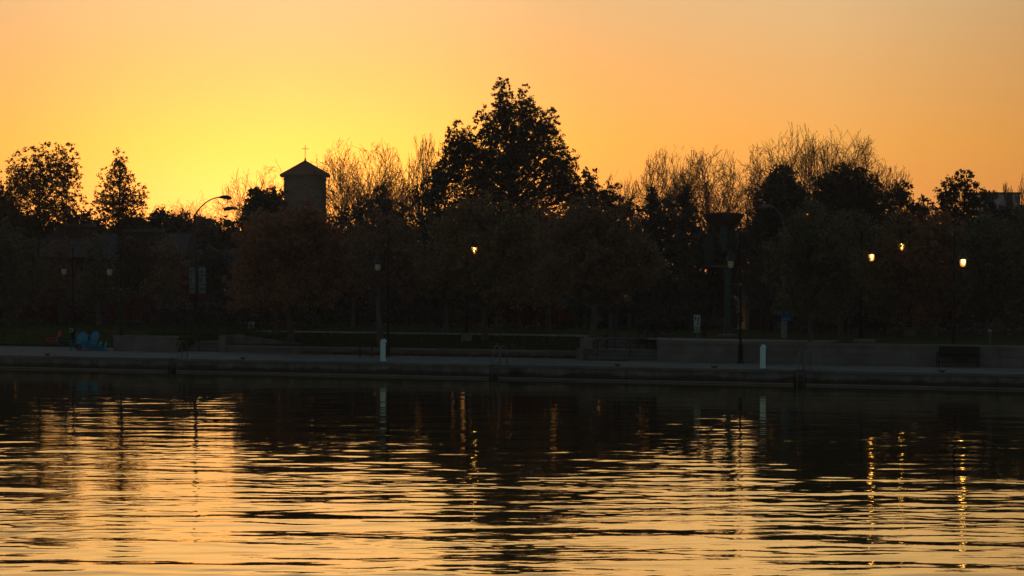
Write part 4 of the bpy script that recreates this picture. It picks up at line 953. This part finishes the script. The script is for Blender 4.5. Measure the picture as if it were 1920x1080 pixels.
# --- park trees in front
leafy(15, 141, [(5, 470, 50, 50), (45, 500, 48, 60), (-20, 520, 50, 60), (20, 560, 60, 32)], 'green', 'young tree with olive crown on the lawn at the left edge', leaf_px=3.0, cl_px=10, dens=.75, gap=.1, trunk_px=10, per=22)
leafy(185, 141, [(180, 470, 30, 40), (190, 510, 42, 40), (168, 540, 40, 30), (215, 545, 34, 26)], 'green', 'thin young tree with sparse olive leaves between the two left lamp posts', leaf_px=2.6, cl_px=10, dens=.6, gap=.2, trunk_px=8, per=16)
leafy(325, 139, [(318, 480, 34, 40), (330, 515, 30, 40), (296, 530, 42, 36), (318, 562, 44, 24)], 'brown', 'sparse brown tree behind the left ladder, beside the banner pole', leaf_px=2.6, cl_px=10, dens=.6, gap=.2, trunk_px=10, per=16)
leafy(545, 124.5, [(565, 416, 46, 40), (520, 445, 60, 50), (600, 452, 50, 50), (480, 480, 52, 55), (550, 490, 75, 60), (625, 500, 45, 55), (545, 545, 100, 38), (460, 540, 38, 42)], 'rusty', 'full orange brown tree on the lawn below the bell tower', leaf_px=3.2, cl_px=11, dens=.72, gap=.08, trunk_px=12, per=24)
leafy(516, 130, [(500, 450, 50, 50), (530, 500, 60, 50), (480, 530, 50, 40)], 'rusty', 'smaller orange brown tree close behind the full orange brown tree', leaf_px=3.2, cl_px=12, dens=.5, trunk_px=9, per=20)
leafy(660, 134, [(665, 450, 45, 40), (650, 500, 50, 50), (690, 530, 45, 42)], 'brown', 'slim brown tree left of the lamp post by the power pedestal', leaf_px=3.0, cl_px=11, dens=.6, trunk_px=8, per=20)
leafy(716, 122, [(720, 430, 45, 36), (750, 460, 50, 50), (690, 480, 48, 50), (725, 520, 65, 45), (780, 520, 40, 46)], 'brown', 'brown tree with a leaning trunk right behind the lamp post by the power pedestal', leaf_px=3.2, cl_px=11, dens=.62, gap=.08, trunk_px=13, lean=-8, per=22)
leafy(836, 131, [(830, 440, 50, 50), (850, 490, 55, 50), (800, 520, 45, 45)], 'brown', 'brown tree left of the middle lawn tree, farther back', leaf_px=3.2, cl_px=12, dens=.55, trunk_px=10, per=20)
leafy(910, 124, [(900, 400, 62, 36), (860, 440, 55, 48), (945, 430, 60, 50), (990, 480, 48, 52), (900, 490, 85, 58), (840, 510, 44, 46), (930, 540, 90, 34)], 'gold', 'full olive brown tree in the middle of the lawn', leaf_px=3.2, cl_px=11, dens=.72, gap=.08, trunk_px=12, per=24)
leafy(1112, 117.5, [(1100, 410, 55, 40), (1060, 450, 55, 50), (1140, 440, 60, 52), (1190, 480, 50, 50), (1100, 500, 85, 58), (1160, 530, 70, 38), (1040, 520, 46, 46), (1225, 500, 30, 34)], 'brown', 'full brown tree beside the broad stairs', leaf_px=3.4, cl_px=11, dens=.74, gap=.08, trunk_px=14, per=24)
leafy(1030, 128, [(1020, 420, 46, 40), (1030, 470, 50, 55), (1010, 530, 50, 44)], 'rusty', 'reddish brown tree between the middle lawn tree and the stairs tree', leaf_px=3.2, cl_px=12, dens=.55, trunk_px=9, per=20)
leafy(1521, 112.3, [(1520, 420, 50, 45), (1490, 470, 50, 55), (1560, 460, 55, 55), (1520, 520, 75, 55), (1580, 520, 50, 50), (1520, 570, 80, 30)], 'green', 'dark olive tree rising from the promenade by the right ladder', leaf_px=3.4, cl_px=11, dens=.7, gap=.06, trunk_px=9, per=24)
leafy(1578, 118.5, [(1600, 430, 50, 50), (1560, 500, 50, 50), (1610, 560, 55, 40)], 'green', 'olive tree close behind the promenade tree by the right ladder', leaf_px=3.4, cl_px=12, dens=.6, trunk_px=9, per=22)
leafy(1665, 121, [(1680, 430, 55, 32), (1650, 500, 60, 60), (1710, 510, 50, 55), (1670, 570, 60, 34)], 'gold', 'dim gold brown tree between the two right lit lamps', leaf_px=3.4, cl_px=12, dens=.68, trunk_px=10, per=22)
leafy(1752, 119, [(1760, 430, 50, 40), (1750, 490, 55, 60), (1790, 540, 55, 50), (1740, 570, 55, 36)], 'rusty', 'dim rusty tree behind the bench, left of the hooked lamp', leaf_px=3.4, cl_px=12, dens=.68, trunk_px=10, per=22)
leafy(1850, 118, [(1850, 440, 60, 42), (1880, 480, 60, 60), (1840, 530, 60, 60), (1900, 570, 60, 50)], 'green', 'broad dark olive tree right of the hooked lamp', leaf_px=3.4, cl_px=12, dens=.72, trunk_px=11, per=24)
leafy(1960, 118, [(1950, 430, 50, 50), (1960, 520, 60, 70)], 'green', 'dark olive tree at the right edge behind the retaining wall', leaf_px=3.4, cl_px=12, dens=.7, trunk_px=11, per=24)
bare(1437, 124, 1395, 1480, 470, 'thin bare forked tree in front of the tan brick building', dens=.6, forks=5, tr=.12, twig=.012)
# --- shrubs
def shrub(px, Y, cx, cy, rx, ry, m_, label, dens=.9, cat='shrub', name='garden_shrub', leaf_px=3.0, group=None):
    return leafy(px, Y, [(cx, cy, rx, ry), (cx - rx * .5, cy + ry * .35, rx * .6, ry * .7), (cx + rx * .5, cy + ry * .3, rx * .6, ry * .7)], m_, label, name=name, leaf_px=leaf_px, cl_px=10, dens=dens, trunk_px=5, cat=cat, per=22, limb=.3, group=group)
shrub(1000, 133, 1000, 585, 62, 36, 'redleaf', 'wide dark red maple shrub behind the middle lawn', 1.0)
shrub(85, 150, 85, 575, 40, 32, 'redleaf', 'dark red shrub behind the left lawn, left of the first lamp post', .8)
shrub(240, 150, 240, 585, 42, 26, 'redleaf', 'dark red shrub behind the planter wall', .8)
hs = [(-15, 'dark shrub at the left edge behind the lawn'), (45, 'dark shrub behind the olive young tree'), (130, 'dark shrub behind the first lamp post'), (185, 'dark shrub behind the thin young tree'), (290, 'dark shrub right of the red planter shrub'), (340, 'dark shrub left of the banner pole'),
      (400, 'dark shrub in front of the columned porch'), (455, 'dark shrub behind the utility box'), (515, 'dark shrub behind the smaller orange brown tree'), (575, 'dark shrub behind the full orange brown tree'), (635, 'dark shrub behind the slim brown tree'), (695, 'dark shrub behind the leaning trunk'),
      (760, 'dark shrub right of the leaning trunk'), (820, 'dark shrub behind the farther brown tree'), (885, 'dark shrub left of the middle lawn tree trunk'), (945, 'dark shrub left of the red maple shrub'), (1060, 'dark shrub right of the red maple shrub'), (1235, 'dark shrub behind the top of the broad stairs'),
      (1290, 'dark shrub behind the white arrow sign'), (1345, 'dark shrub at the foot of the sculpture'), (1500, 'dark shrub right of the pole with blue signs'), (1550, 'dark shrub behind the promenade tree'), (1610, 'dark shrub behind the kerb block'), (1660, 'dark shrub left of the lamp on a plinth'),
      (1730, 'dark shrub right of the lamp on a plinth'), (1790, 'dark shrub behind the hooked lamp'), (1840, 'dark shrub left of the marker post'), (1890, 'dark shrub right of the marker post'), (1940, 'dark shrub at the right edge behind the wall')]
for i, (px, lab) in enumerate(hs):
    r = random.Random(40 + i); Y = (152 if px < 320 else 138) if px < 1090 else 122.5
    bot = 606 if px < 320 else (622 if px < 1240 else (632 if px < 1480 else 640)); ry = r.uniform(20, 34)
    shrub(px, Y, px, bot - ry * .7, r.uniform(34, 44), ry, r.choice(['hedge', 'deep', 'hedge', 'rusty' if px > 1480 else 'hedge']), lab, .85, group='dark shrubs behind the lawns')
hb = MB().box((-480, -160, -3.2), (640, 740, 24)); hz = hb.build('haze', 'water'); hz.data.materials.clear()
hm = bpy.data.materials.new('evening_haze'); hm.use_nodes = True; ht = hm.node_tree; ht.nodes.clear()
ho = ht.nodes.new('ShaderNodeOutputMaterial'); hv = ht.nodes.new('ShaderNodeVolumePrincipled')
hv.inputs['Color'].default_value = (.95, .93, .92, 1); hv.inputs['Density'].default_value = .00028; hv.inputs['Anisotropy'].default_value = .55
ht.links.new(hv.outputs[0], ho.inputs['Volume']); hz.data.materials.append(hm); tag(hz, kind='stuff')
print('faces', sum(len(o.data.polygons) for o in bpy.data.objects if o.type == 'MESH'))
